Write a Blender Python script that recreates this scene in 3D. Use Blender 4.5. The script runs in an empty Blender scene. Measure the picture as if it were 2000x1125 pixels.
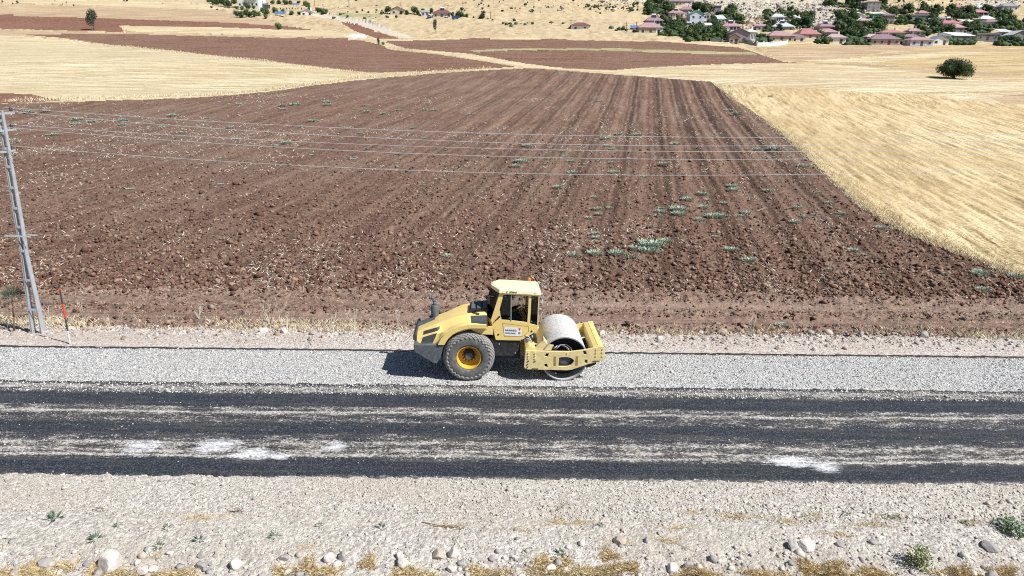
import bpy, bmesh, math, random
import numpy as np
from mathutils import Vector, Matrix
random.seed(7); RNG = np.random.default_rng(11)
SC = bpy.context.scene; COL = SC.collection
# ------------------------------------------------------------------ camera, sky, sun, exposure
PITCH, ROLL, CAM_H, FOC = math.radians(17.0), math.radians(0.63), 8.9, 1333.3
_f = np.array([0, math.cos(PITCH), -math.sin(PITCH)]); _u0 = np.array([0, math.sin(PITCH), math.cos(PITCH)])
_r = math.cos(ROLL)*np.array([1., 0, 0]) + math.sin(ROLL)*_u0
_u = -math.sin(ROLL)*np.array([1., 0, 0]) + math.cos(ROLL)*_u0
_c = np.array([0, 0, CAM_H])
cam = bpy.data.objects.new('camera', bpy.data.cameras.new('camera')); COL.objects.link(cam)
cam.data.sensor_width = 36; cam.data.lens = FOC/2000*36; cam.data.clip_start = 0.1; cam.data.clip_end = 9000
cam.matrix_world = Matrix(((_r[0], _u[0], -_f[0], 0), (_r[1], _u[1], -_f[1], 0), (_r[2], _u[2], -_f[2], CAM_H), (0, 0, 0, 1)))
SC.camera = cam
SUN = Vector((0.60, -0.29, 0.745)).normalized()
w = bpy.data.worlds.new('World'); SC.world = w; w.use_nodes = True
nt = w.node_tree; nt.nodes.clear()
sky = nt.nodes.new('ShaderNodeTexSky'); sky.sky_type = 'NISHITA'; sky.sun_disc = False
sky.sun_elevation = math.asin(SUN.z); sky.sun_rotation = math.atan2(SUN.x, SUN.y); sky.altitude = 900; sky.dust_density = 0.6
bg = nt.nodes.new('ShaderNodeBackground'); bg.inputs[1].default_value = 0.052
wo = nt.nodes.new('ShaderNodeOutputWorld'); nt.links.new(sky.outputs[0], bg.inputs[0]); nt.links.new(bg.outputs[0], wo.inputs[0])
sl = bpy.data.lights.new('sun', 'SUN'); sl.energy = 5.0; sl.angle = math.radians(0.5); sl.color = (1.0, 0.975, 0.94)
so = bpy.data.objects.new('sun', sl); COL.objects.link(so); so.rotation_euler = SUN.to_track_quat('Z', 'Y').to_euler()
vs = SC.view_settings; vs.view_transform = 'Standard'; vs.look = 'None'; vs.gamma = 1; vs.use_curve_mapping = False; vs.exposure = 0.46
SC.cycles.use_denoising = False; SC.cycles.filter_width = 1.1; SC.cycles.max_bounces = 6; SC.cycles.transparent_max_bounces = 12

# ------------------------------------------------------------------ helpers
def tag(o, label=None, cat=None, group=None, kind=None):
    if label: o['label'] = label
    if cat: o['category'] = cat
    if group: o['group'] = group
    if kind: o['kind'] = kind
    return o
def empty(name, loc=(0, 0, 0), rz=0, label=None, cat=None, group=None):
    o = bpy.data.objects.new(name, None); COL.objects.link(o); o.location = loc; o.rotation_euler = (0, 0, rz)
    return tag(o, label, cat, group)
def copy_tree(o, parent=None):
    c = o.copy(); COL.objects.link(c)
    if parent: c.parent = parent
    for ch in o.children: copy_tree(ch, c)
    return c
class MB:
    def __init__(s): s.v = []; s.f = []
    def add(s, vs_, fs):
        n = len(s.v); s.v += [tuple(p) for p in vs_]; s.f += [tuple(i+n for i in f) for f in fs]; return s
    def box(s, x0, x1, y0, y1, z0, z1):
        return s.add([(x, y, z) for z in (z0, z1) for y in (y0, y1) for x in (x0, x1)],
                     [(0, 2, 3, 1), (4, 5, 7, 6), (0, 1, 5, 4), (2, 6, 7, 3), (0, 4, 6, 2), (1, 3, 7, 5)])
    def prism(s, pts, y0, y1):      # pts in x,z, extruded along y
        n = len(pts)
        return s.add([(x, y0, z) for x, z in pts]+[(x, y1, z) for x, z in pts],
                     [tuple(range(n)), tuple(range(2*n-1, n-1, -1))]+[(i, i+n, (i+1) % n+n, (i+1) % n) for i in range(n)])
    def lathe(s, prof, seg=32, c=(0, 0, 0), axis='y', close=False):   # prof: (radius, along)
        n = len(prof); vs_ = []
        for k in range(seg):
            a = 2*math.pi*k/seg; ca, sa = math.cos(a), math.sin(a)
            for r, t in prof:
                p = (r*ca, t, r*sa) if axis == 'y' else ((r*ca, r*sa, t) if axis == 'z' else (t, r*ca, r*sa))
                vs_.append((c[0]+p[0], c[1]+p[1], c[2]+p[2]))
        fs = []
        for k in range(seg):
            k2 = (k+1) % seg
            for i in range(n-1 if not close else n):
                j = (i+1) % n; fs.append((k*n+i, k*n+j, k2*n+j, k2*n+i))
        return s.add(vs_, fs)
    def cyl(s, a, b, r, seg=12, r2=None):
        a, b = Vector(a), Vector(b); r2 = r if r2 is None else r2
        q = (b-a).to_track_quat('Z', 'Y'); L = (b-a).length; vs_ = []
        for rr, z in ((r, 0), (r2, L)):
            for k in range(seg):
                t = 2*math.pi*k/seg; vs_.append(a+q @ Vector((rr*math.cos(t), rr*math.sin(t), z)))
        return s.add(vs_, [(k, (k+1) % seg, (k+1) % seg+seg, k+seg) for k in range(seg)]+[tuple(range(seg-1, -1, -1)), tuple(range(seg, 2*seg))])
    def tube(s, pts, r, seg=8):
        for i in range(len(pts)-1):
            s.cyl(pts[i], pts[i+1], r if not isinstance(r, (list, tuple)) else r[i], seg, None if not isinstance(r, (list, tuple)) else r[i+1])
        return s
    def blob(s, c, rad, seed=0, jit=0.2, flat=1.0, sub=0):
        bm = bmesh.new(); bmesh.ops.create_icosphere(bm, subdivisions=1+sub, radius=1)
        rr = random.Random(seed)
        for v in bm.verts:
            k = 1+rr.uniform(-jit, jit); v.co = Vector((c[0]+v.co.x*rad[0]*k, c[1]+v.co.y*rad[1]*k, c[2]+v.co.z*rad[2]*k*flat))
        bm.verts.ensure_lookup_table(); s.add([v.co[:] for v in bm.verts], [tuple(v.index for v in f.verts) for f in bm.faces]); bm.free(); return s
    def mesh(s, name, m, smooth=False):
        me = bpy.data.meshes.new(name); me.from_pydata(s.v, [], s.f)
        for mm in (m if isinstance(m, list) else [m]): me.materials.append(mm)
        if smooth: me.polygons.foreach_set('use_smooth', [True]*len(me.polygons))
        me.update(); return me
    def build(s, name, m, parent=None, smooth=False, bevel=0, angle=None):
        me = s.mesh(name, m, smooth); o = bpy.data.objects.new(name, me); COL.objects.link(o)
        if parent: o.parent = parent
        if angle: me.set_sharp_from_angle(angle=math.radians(angle))
        if bevel:
            b = o.modifiers.new('bevel', 'BEVEL'); b.width = bevel; b.segments = 2; b.limit_method = 'ANGLE'; b.angle_limit = math.radians(35)
        return o
def fix_normals(me):
    bm = bmesh.new(); bm.from_mesh(me); bmesh.ops.recalc_face_normals(bm, faces=bm.faces); bm.to_mesh(me); bm.free(); return me
def holed(pts, holes, y0, y1):       # plate in the xz plane with openings
    bm = bmesh.new(); edges = []
    for loop in [pts]+holes:
        vv = [bm.verts.new((x, y0, z)) for x, z in loop]
        edges += [bm.edges.new((vv[i], vv[(i+1) % len(vv)])) for i in range(len(vv))]
    bmesh.ops.triangle_fill(bm, edges=edges, use_beauty=True)
    ex = bmesh.ops.extrude_face_region(bm, geom=list(bm.faces))
    for g in ex['geom']:
        if isinstance(g, bmesh.types.BMVert): g.co.y = y1
    bmesh.ops.recalc_face_normals(bm, faces=bm.faces); bm.verts.ensure_lookup_table(); bm.verts.index_update()
    mb = MB(); mb.add([v.co[:] for v in bm.verts], [tuple(v.index for v in f.verts) for f in bm.faces]); bm.free(); return mb
def np_mesh(name, V, Fq, mats, smooth=False, mat_idx=None):
    V = np.asarray(V, dtype=np.float32); Fq = np.asarray(Fq, dtype=np.int32); k = Fq.shape[1]
    me = bpy.data.meshes.new(name); me.vertices.add(len(V)); me.vertices.foreach_set('co', V.ravel())
    me.loops.add(Fq.size); me.loops.foreach_set('vertex_index', Fq.ravel())
    me.polygons.add(len(Fq)); me.polygons.foreach_set('loop_start', np.arange(0, Fq.size, k, dtype=np.int32))
    for m in mats: me.materials.append(m)
    if mat_idx is not None: me.polygons.foreach_set('material_index', np.asarray(mat_idx, dtype=np.int32))
    if smooth: me.polygons.foreach_set('use_smooth', np.ones(len(Fq), dtype=bool))
    me.update(calc_edges=True)
    o = bpy.data.objects.new(name, me); COL.objects.link(o); return o

# ------------------------------------------------------------------ materials
class NT:
    def __init__(s, name):
        s.m = bpy.data.materials.new(name); s.m.use_nodes = True; s.t = s.m.node_tree; s.t.nodes.clear()
        s.out = s.n('ShaderNodeOutputMaterial'); s.b = s.n('ShaderNodeBsdfPrincipled'); s.l(s.b.outputs[0], s.out.inputs[0])
        s.b.inputs['Roughness'].default_value = 0.9; s.b.inputs['Specular IOR Level'].default_value = 0.2
        s.pos = s.n('ShaderNodeNewGeometry').outputs['Position']
    def n(s, t): return s.t.nodes.new(t)
    def l(s, a, b): s.t.links.new(a, b)
    def inp(s, sock, v):
        if hasattr(v, 'is_output') or isinstance(v, bpy.types.NodeSocket): s.l(v, sock)
        elif isinstance(v, (tuple, list)) and len(v) == 3 and sock.type == 'RGBA': sock.default_value = (*v, 1)
        else: sock.default_value = v
    def objco(s): s.pos = s.n('ShaderNodeTexCoord').outputs['Object']; return s
    def mapped(s, rot=0, scale=(1, 1, 1), src=None):
        m = s.n('ShaderNodeMapping'); m.inputs['Rotation'].default_value = (0, 0, rot); s.l(src or s.pos, m.inputs[0])
        k = s.n('ShaderNodeMapping'); k.inputs['Scale'].default_value = scale; s.l(m.outputs[0], k.inputs[0]); return k.outputs[0]
    def noise(s, scale, detail=4, rough=0.6, vec=None, dist=0):
        n = s.n('ShaderNodeTexNoise'); n.inputs['Scale'].default_value = scale; n.inputs['Detail'].default_value = detail
        n.inputs['Roughness'].default_value = rough; n.inputs['Distortion'].default_value = dist; s.l(vec or s.pos, n.inputs['Vector']); return n.outputs['Fac']
    def voro(s, scale, vec=None, out='Distance'):
        n = s.n('ShaderNodeTexVoronoi'); n.inputs['Scale'].default_value = scale; s.l(vec or s.pos, n.inputs['Vector']); return n.outputs[out]
    def ramp(s, fac, stops, interp='LINEAR'):
        r = s.n('ShaderNodeValToRGB'); cr = r.color_ramp; cr.interpolation = interp
        while len(cr.elements) < len(stops): cr.elements.new(0.5)
        for e, (p, c) in zip(cr.elements, stops):
            e.position = p; e.color = (c, c, c, 1) if isinstance(c, (int, float)) else (*c, 1)
        s.l(fac, r.inputs[0]); return r.outputs[0]
    def mix(s, fac, a, b, mode='MIX'):
        m = s.n('ShaderNodeMix'); m.data_type = 'RGBA'; m.blend_type = mode; m.clamp_factor = True
        s.inp(m.inputs['Factor'], fac); s.inp(m.inputs['A'] if False else m.inputs[6], a); s.inp(m.inputs[7], b); return m.outputs[2]
    def math(s, op, a, b=0.0, clamp=False):
        m = s.n('ShaderNodeMath'); m.operation = op; m.use_clamp = clamp; s.inp(m.inputs[0], a); s.inp(m.inputs[1], b); return m.outputs[0]
    def bump(s, h, strength=0.5, dist=0.05):
        b = s.n('ShaderNodeBump'); b.inputs['Strength'].default_value = strength; b.inputs['Distance'].default_value = dist
        s.l(h, b.inputs['Height']); s.l(b.outputs[0], s.b.inputs['Normal']); return s
    def col(s, c): s.inp(s.b.inputs['Base Color'], c); return s
    def set(s, **k):
        for a, v in k.items(): s.b.inputs[a.replace('_', ' ')].default_value = v
        return s.m
def basic(name, c, rough=0.7, metal=0.0, var=0.15, scale=6.0, spec=0.3, dust=0.0):
    t = NT(name).objco(); n = t.noise(scale, 5, 0.65)
    lo = tuple(x*(1-var) for x in c); hi = tuple(min(1, x*(1+var)) for x in c)
    cc = t.ramp(n, [(0.3, lo), (0.7, hi)])
    if dust: cc = t.mix(t.ramp(t.noise(scale*2.3, 6, 0.75), [(0.45, 0), (0.75, dust)]), cc, (0.42, 0.37, 0.31))
    t.col(cc); t.b.inputs['Roughness'].default_value = rough; t.b.inputs['Metallic'].default_value = metal; t.b.inputs['Specular IOR Level'].default_value = spec
    return t.m

# ------------------------------------------------------------------ terrain
_k = np.array([(-400, -8), (-60, -3), (0, -1.6), (6, -0.75), (9.5, -.25), (11.5, -.04), (12.6, 0), (22.8, 0), (24.5, -0.22), (28, -.1), (36, .25), (45, .9), (65, 2.2), (85, 3.75), (105, 5.7), (150, 10.9),
               (200, 15.2), (260, 21.2), (310, 28.5), (370, 37.5), (480, 58), (600, 84), (800, 135), (1200, 215), (2500, 330)], dtype=float)
_ky = np.concatenate([np.arange(-400, 26, 0.25), np.arange(26, 2500, 1.0)])
_kz = np.interp(_ky, _k[:, 0], _k[:, 1])
def _smooth(y, z):
    out = z.copy(); far = y >= 30; zz = z[far]; n = len(zz)
    ks = 17; pad = np.concatenate([zz[0]-(zz[1:ks+1]-zz[0])[::-1], zz, zz[-1]+(zz[-1]-zz[-ks-1:-1])[::-1]])
    cs = np.concatenate([[0], np.cumsum(pad)]); sm = (cs[2*ks+1:]-cs[:-2*ks-1])/(2*ks+1)
    t = np.clip((y[far]-30)/20, 0, 1); out[far] = zz*(1-t)+sm[:n]*t; return out
_kz = _smooth(_ky, _kz)
def _hash(ix, iy, s):
    h = (ix.astype(np.int64)*374761393+iy.astype(np.int64)*668265263+s*974634777) & 0x7fffffff
    h = ((h ^ (h >> 13))*1274126177) & 0x7fffffff
    return ((h ^ (h >> 16)) & 0xffff)/65535.0
def vnoise(x, y, s=0):
    ix = np.floor(x); iy = np.floor(y); fx = x-ix; fy = y-iy; fx = fx*fx*(3-2*fx); fy = fy*fy*(3-2*fy)
    a = _hash(ix, iy, s); b = _hash(ix+1, iy, s); c = _hash(ix, iy+1, s); d = _hash(ix+1, iy+1, s)
    return (a*(1-fx)+b*fx)*(1-fy)+(c*(1-fx)+d*fx)*fy
def fbm(x, y, o=4, s=0, g=0.5):
    t = 0; amp = 1; n = 0
    for i in range(o):
        t = t+amp*vnoise(x, y, s+i*17); n += amp; amp *= g; x = x*2.03+5.1; y = y*2.03+3.7
    return t/n-0.5
def hb(x, y):
    x = np.asarray(x, float); y = np.asarray(y, float)
    z = np.interp(y, _ky, _kz); k = np.clip((y-60)/150, 0, 1)
    z = z + k*5.0*fbm(x/140, y/120, 2, 5) + np.clip((y-220)/200, 0, 1)*14*fbm(x/110+3, y/90, 3, 9)
    for bx, by, rx, ry, hh in ((112, 212, 75, 24, 2.6), (62, 128, 34, 15, 1.3), (-95, 150, 60, 20, 1.6), (-60, 100, 35, 12, .8)):
        z = z+hh*np.exp(-((x-bx)/rx)**2-((y-by)/ry)**2)
    return z
def proj(x, y, z):
    dx, dy, dz = x-_c[0], y-_c[1], z-_c[2]
    d = dx*_f[0]+dy*_f[1]+dz*_f[2]
    return 1000+FOC*(dx*_r[0]+dy*_r[1]+dz*_r[2])/d, 562.5-FOC*(dx*_u[0]+dy*_u[1]+dz*_u[2])/d, d
def at(u, v):
    """the place on the ground that is seen at photo position u, v"""
    d = _f*FOC+_r*(u-1000)-_u*(v-562.5); d = d/np.linalg.norm(d)
    t = np.concatenate([np.arange(8, 60, .5), 60*1.01**np.arange(0, 330)])
    P = _c[None]+d[None]*t[:, None]; g = P[:, 2]-hb(P[:, 0], P[:, 1]); i = int(np.argmax(g < 0))
    if g[i] >= 0: i = len(t)-1
    a, b = t[i-1], t[i]
    for _ in range(24):
        m = (a+b)/2; p = _c+d*m
        if p[2] > hb(p[0], p[1]): a = m
        else: b = m
    p = _c+d*a; return Vector((p[0], p[1], float(hb(p[0], p[1]))))
def depth(p): return float((np.array(p)-_c) @ _f)

# fan grid over the field of view and its flanks
UU = np.concatenate([np.linspace(-3.2, -0.96, 28)[:-1], np.linspace(-0.94, 0.94, 1200), np.linspace(0.96, 3.2, 28)[1:]])
def v_of(Y): return proj(0*Y, Y, hb(0*Y, Y))[1]
_Y = np.concatenate([np.linspace(7.5, 14.4, 900), np.linspace(21.3, 60, 4000), 60*np.exp(np.linspace(0.0005, math.log(1400/60), 6000))])
_V = v_of(_Y)
rows = []; last = 1e9
for y_, v_ in zip(_Y, _V):
    step = 2.0 if y_ < 15 else (1.35 if v_ > 130 else 1.2)
    if last-v_ >= step or (14.2 < y_ < 14.4 and not (rows and rows[-1] > 14.2)) : rows.append(y_); last = v_
    elif v_ < -75 and y_ > rows[-1]*1.06: rows.append(y_); last = v_
rows = np.array(rows)
Yg, Ug = np.meshgrid(rows, UU, indexing='ij'); Xg = Yg*Ug; Zg = hb(Xg, Yg)
PU, PV, _ = proj(Xg, Yg, Zg)
NR, NC = Xg.shape
def inside(u, v, poly):
    r = np.zeros(u.shape, bool); n = len(poly)
    for i in range(n):
        (x1, y1), (x2, y2) = poly[i], poly[(i+1) % n]
        if y1 == y2: continue
        c = ((y1 > v) != (y2 > v)) & (u < (x2-x1)*(v-y1)/(y2-y1)+x1); r ^= c
    return r
# region codes (painted in order)
R_HILL, R_MAIN, R_STUB_L, R_MID, R_RC, R_STUB_R, R_BACK, R_GOLD, R_TAN, R_PALE, R_TRACK, R_DIRT, R_SALT, R_GREEN, R_MARGIN, R_VERGE, R_FORE, R_RED, R_ROCKY = range(19)
polys = [
 (R_ROCKY, [(1140, -200), (1145, 2), (1330, 10), (1420, 38), (1500, 40), (1620, 60), (1700, 40), (1620, 10), (1590, -200)]),
 (R_ROCKY, [(1850, -5), (1990, -5), (1990, 12), (1900, 10)]),
 (R_PALE, [(-900, 8), (0, 4), (200, 12), (430, 20), (440, 12), (300, 4), (0, -6), (-900, -30)]),
 (R_TAN, [(-900, 20), (0, 5), (150, 12), (430, 20), (520, 40), (600, 58), (560, 60), (420, 45), (0, 32), (-900, 20)]),
 (R_RED, [(-900, 30), (0, 31), (200, 36), (430, 44), (560, 52), (622, 60), (480, 59), (330, 55), (235, 52), (240, 63), (190, 62), (0, 57), (-900, 60)]),
 (R_PALE, [(230, 51), (420, 54), (620, 60), (780, 64), (800, 75), (700, 73), (560, 70), (400, 66), (250, 62)]),
 (R_TAN, [(-900, 62), (0, 60), (230, 63), (560, 71), (740, 78), (400, 72), (100, 68), (0, 70), (-900, 66)]),
 (R_STUB_L, [(-900, 66), (0, 69), (120, 76), (230, 92), (400, 108), (560, 126), (720, 144), (860, 140), (1000, 131), (1045, 130), (960, 138), (850, 146), (700, 160), (600, 172), (400, 192), (200, 199), (100, 200), (-900, 206)]),
 (R_RED, [(-900, 178), (0, 182), (60, 185), (115, 197), (60, 200), (20, 203), (-900, 206)]),
 (R_MID, [(40, 68), (200, 67), (400, 71), (560, 75), (700, 80), (738, 86), (760, 96), (850, 106), (950, 121), (1010, 131), (860, 139), (720, 143), (560, 124), (400, 107), (230, 90), (120, 75)]),
 (R_PALE, [(700, 77), (900, 76), (1300, 80), (1440, 86), (1475, 100), (1500, 112), (1200, 142), (1040, 133), (900, 112), (740, 88)]),
 (R_RC, [(748, 82), (900, 77), (1100, 78), (1300, 82), (1440, 93), (1490, 108), (1530, 121), (1620, 128), (1400, 126), (1250, 133), (1195, 138), (1100, 134), (1020, 124), (920, 106), (790, 95)]),
 (R_STUB_R, [(1190, 142), (1290, 131), (1400, 126), (1540, 123), (1700, 128), (2000, 146), (2900, 200), (2900, 700), (2000, 548), (1900, 505), (1820, 478), (1750, 446), (1680, 402), (1620, 350), (1560, 290), (1500, 240), (1420, 183), (1385, 160), (1280, 152)]),
 (R_BACK, [(1190, 142), (1290, 131), (1400, 126), (1540, 123), (1700, 128), (2000, 146), (2900, 200), (2900, 230), (2000, 206), (1900, 198), (1800, 186), (1640, 178), (1500, 171), (1400, 165), (1385, 160), (1280, 152)]),
 (R_GOLD, [(1470, 86), (1760, 83), (2000, 85), (2900, 90), (2900, 205), (2000, 160), (1880, 152), (1700, 132), (1550, 123), (1500, 110)]),
 (R_TAN, [(1490, 96), (1600, 88), (1770, 86), (1850, 87), (1700, 106), (1600, 122), (1550, 121), (1510, 112)]),
 (R_TAN, [(1540, 121), (1700, 127), (1900, 140), (2000, 147), (2900, 196), (2900, 206), (2000, 153), (1880, 145), (1700, 131)]),
 (R_TAN, [(1700, 107), (1850, 95), (2000, 98), (2900, 120), (2900, 128), (2000, 103), (1860, 99), (1730, 112)]),
 (R_PALE, [(1560, 120), (1700, 112), (1850, 101), (1950, 103), (1830, 112), (1700, 123)]),
 (R_TAN, [(1930, 192), (2000, 183), (2900, 200), (2900, 240), (2000, 204), (1960, 202)]),
 (R_MAIN, [(-900, 208), (0, 204), (200, 198), (400, 190), (520, 180), (600, 169), (700, 157), (850, 144), (960, 137), (1045, 134), (1170, 144), (1280, 152), (1385, 160), (1420, 185), (1500, 240), (1560, 290), (1620, 350), (1680, 402), (1750, 446), (1820, 478), (1900, 505), (2000, 548), (2900, 800), (2900, 640), (-900, 620)]),
 (R_MARGIN, [(-900, 556), (0, 562), (600, 566), (1100, 568), (1500, 574), (2000, 586), (2900, 610), (2900, 720), (-900, 690)]),
 (R_TRACK, [(600, 30), (640, 30), (720, 44), (812, 74), (790, 76), (700, 50), (630, 36)]),
 (R_RED, [(650, 38), (700, 52), (785, 77), (735, 76), (690, 60)]),
 (R_GREEN, [(640, 28), (740, 30), (750, 36), (670, 36)]),
 (R_SALT, [(674, 72), (690, 67), (712, 68), (717, 74), (690, 76)]),
 (R_GREEN, [(915, 99), (1000, 96), (1200, 95), (1350, 100), (1470, 103), (1480, 107), (1350, 104), (1200, 99), (1000, 100), (930, 103)]),
]
nz = fbm(PU/22, PV/7, 3, 40)*10; nzv = fbm(PU/14+9, PV/6, 3, 44)*1.0
nz2 = np.clip((PV-60)/300, 0.12, 1.6)
QU = PU+nz*nz2*1.5; QV = PV+nzv*nz2*6*np.clip(PV/260, .3, 1.5)
REG = np.full(Xg.shape, R_HILL)
for code, poly in polys: REG[inside(QU, QV, poly)] = code
REG[(Yg < 23.9+0.5*fbm(Xg/1.5, Yg*0, 3, 71)*2) & (Yg > 16)] = R_VERGE
REG[Yg < 16] = R_FORE
FD = np.array([0.183, 1.0]); FD /= np.linalg.norm(FD)
S = Xg*FD[1]-Yg*FD[0]; T = Xg*FD[0]+Yg*FD[1]
def ridged(x, y, o, s): return 0.5-np.abs(fbm(x, y, o, s))*2.2
fineamp = 1-0.55*np.clip((Yg-35)/60, 0, 1)
clod = ridged(Xg*1.9, Yg*1.5, 3, 3)*0.11+fbm(Xg*6.5, Yg*6.0, 2, 8)*0.13+fbm(Xg*15, Yg*13, 1, 12)*0.05
fm = np.clip((Yg-30)/45, 0.15, 1)*np.clip(0.55+(PU-900)/900, 0.25, 1.1)
fur = (np.cos(2*np.pi*(S+0.5*fbm(T/9, S/3, 2, 21))/1.15)*0.06+np.cos(2*np.pi*(S+.3*fbm(T/20, S/5, 2, 23))/3.45+1)*0.10)*(1.0+fbm(T/6, S/2, 2, 22))*fm
D = np.zeros_like(Xg)
m_pl = np.isin(REG, (R_MAIN,)); D[m_pl] = (clod*fineamp+fur)[m_pl]
m_p2 = np.isin(REG, (R_MID, R_RC, R_RED)); D[m_p2] = (fbm(Xg*.9, Yg*.5, 3, 33)*0.16)[m_p2]
band = (np.exp(-((Yg-25.55)/.35)**2)+np.exp(-((Yg-27.2)/.4)**2)+.6*np.exp(-((Yg-24.6)/.2)**2))
m_mg = REG == R_MARGIN; D[m_mg] = (clod*(1-.85*np.clip(band, 0, 1))-.06*np.clip(band, 0, 1))[m_mg]
rowst = np.cos(2*np.pi*(S+.4*fbm(T/14, S/4, 2, 61))/0.9)
m_st = REG == R_STUB_R; D[m_st] = (fbm(Xg*2, Yg*1.1, 3, 35)*0.13+rowst*0.02)[m_st]
m_s2 = np.isin(REG, (R_STUB_L, R_PALE, R_GOLD, R_TAN, R_BACK)); D[m_s2] = (fbm(Xg*.8, Yg*.4, 3, 37)*0.10)[m_s2]
m_h = np.isin(REG, (R_HILL, R_ROCKY, R_GREEN)); D[m_h] = (fbm(Xg/3, Yg/5, 4, 39)*1.3+fbm(Xg/40, Yg/25, 2, 49)*3)[m_h]*np.clip((Yg[m_h]-170)/120, 0.03, 1)
m_r = REG == R_ROCKY; D[m_r] += np.clip((Yg[m_r]-170)/120, 0, 1)*(np.clip(fbm(Xg/1.6, Yg/2.5, 2, 57), 0.08, 1)*2.4)[m_r]
m_v = REG == R_VERGE; vk = np.clip((Yg-22.3)/1.0, 0, 1)
D[m_v] = (fbm(Xg*8, Yg*8, 2, 41)*0.04*(.3+vk)+ridged(Xg*2.2, Yg*2.2, 2, 43)*0.16*vk*np.clip(1-np.abs(Yg-23.45)/.9, 0, 1))[m_v]
m_f = REG == R_FORE; fk = np.clip((13.3-Yg)/2.2, 0, 1)
D[m_f] = (fbm(Xg*14, Yg*14, 2, 45)*0.022+fbm(Xg*3, Yg*3, 3, 47)*0.10*fk+np.exp(-((Yg-12.55+.15*np.sin(Xg*.4))/.18)**2)*-.02)[m_f]
ZG = Zg+D
ZG[(Yg > 13.85) & (Yg < 22.0)] = -0.02
def ground_z(x, y):
    """relief height at x, y (nearest grid vertex)"""
    r = int(np.clip(np.searchsorted(rows, y), 0, NR-1)); c = int(np.clip(np.searchsorted(UU, x/max(y, .1)), 0, NC-1)); return float(ZG[r, c])
def gz(x, y):
    r = np.clip(np.searchsorted(rows, y), 0, NR-1); c = np.clip(np.searchsorted(UU, x/np.maximum(y, .1)), 0, NC-1); return ZG[r, c], REG[r, c]

# ------------------------------------------------------------------ ground materials
FA = math.atan2(FD[0], FD[1])       # angle of the plough rows from +Y
def soil(name, base, straw, amt=0.5, rot=FA, streak=0.6, bs=1.0, far=1.0, furrow=False):
    t = NT(name); st = t.mapped(rot, (1.0, 0.05, 1)); sk = t.noise(0.9, 6, 0.75, st); big = t.noise(0.05, 4, 0.6)
    n1 = t.noise(2.2*far, 8, 0.8); n2 = t.noise(9*far, 4, 0.8)
    c = t.ramp(n1, [(0.37, tuple(x*0.25 for x in base)), (0.49, base), (0.64, tuple(x*2.0 for x in base))])  # darkest stop paints shade into the gaps between clods
    c = t.mix(t.ramp(big, [(0.38, 0.0), (0.62, 0.6)]), c, t.mix(n1, tuple(x*.9 for x in base), tuple(x*1.2+.055 for x in base)))
    c = t.mix(t.math('MULTIPLY', t.ramp(sk, [(0.42, 0), (0.62, 1)]), streak), c, t.mix(n2, tuple(x*1.9 for x in base), straw))
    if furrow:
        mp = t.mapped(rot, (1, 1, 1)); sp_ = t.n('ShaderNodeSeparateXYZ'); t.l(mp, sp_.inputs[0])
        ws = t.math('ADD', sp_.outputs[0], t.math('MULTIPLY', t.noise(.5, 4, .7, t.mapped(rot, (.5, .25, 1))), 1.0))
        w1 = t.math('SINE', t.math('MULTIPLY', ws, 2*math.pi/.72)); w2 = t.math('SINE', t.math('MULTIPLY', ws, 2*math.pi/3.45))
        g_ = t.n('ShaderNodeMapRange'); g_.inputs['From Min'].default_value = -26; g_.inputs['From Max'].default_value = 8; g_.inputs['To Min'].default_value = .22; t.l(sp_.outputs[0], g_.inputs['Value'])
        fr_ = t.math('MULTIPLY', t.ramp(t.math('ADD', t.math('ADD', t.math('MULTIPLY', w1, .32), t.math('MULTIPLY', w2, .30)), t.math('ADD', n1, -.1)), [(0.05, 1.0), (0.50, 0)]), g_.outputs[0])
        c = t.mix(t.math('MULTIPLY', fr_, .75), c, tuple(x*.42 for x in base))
    fl = t.math('MULTIPLY', t.ramp(n2, [(0.54, 0), (0.66, 1)]), t.ramp(t.noise(0.22, 5, .65), [(0.35, 0.15*amt), (0.65, amt)]))
    c = t.mix(fl, c, straw)
    t.col(c); t.bump(t.math('ADD', n1, n2), 0.9, 0.10*bs); return t.set(Roughness=1.0)
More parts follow.
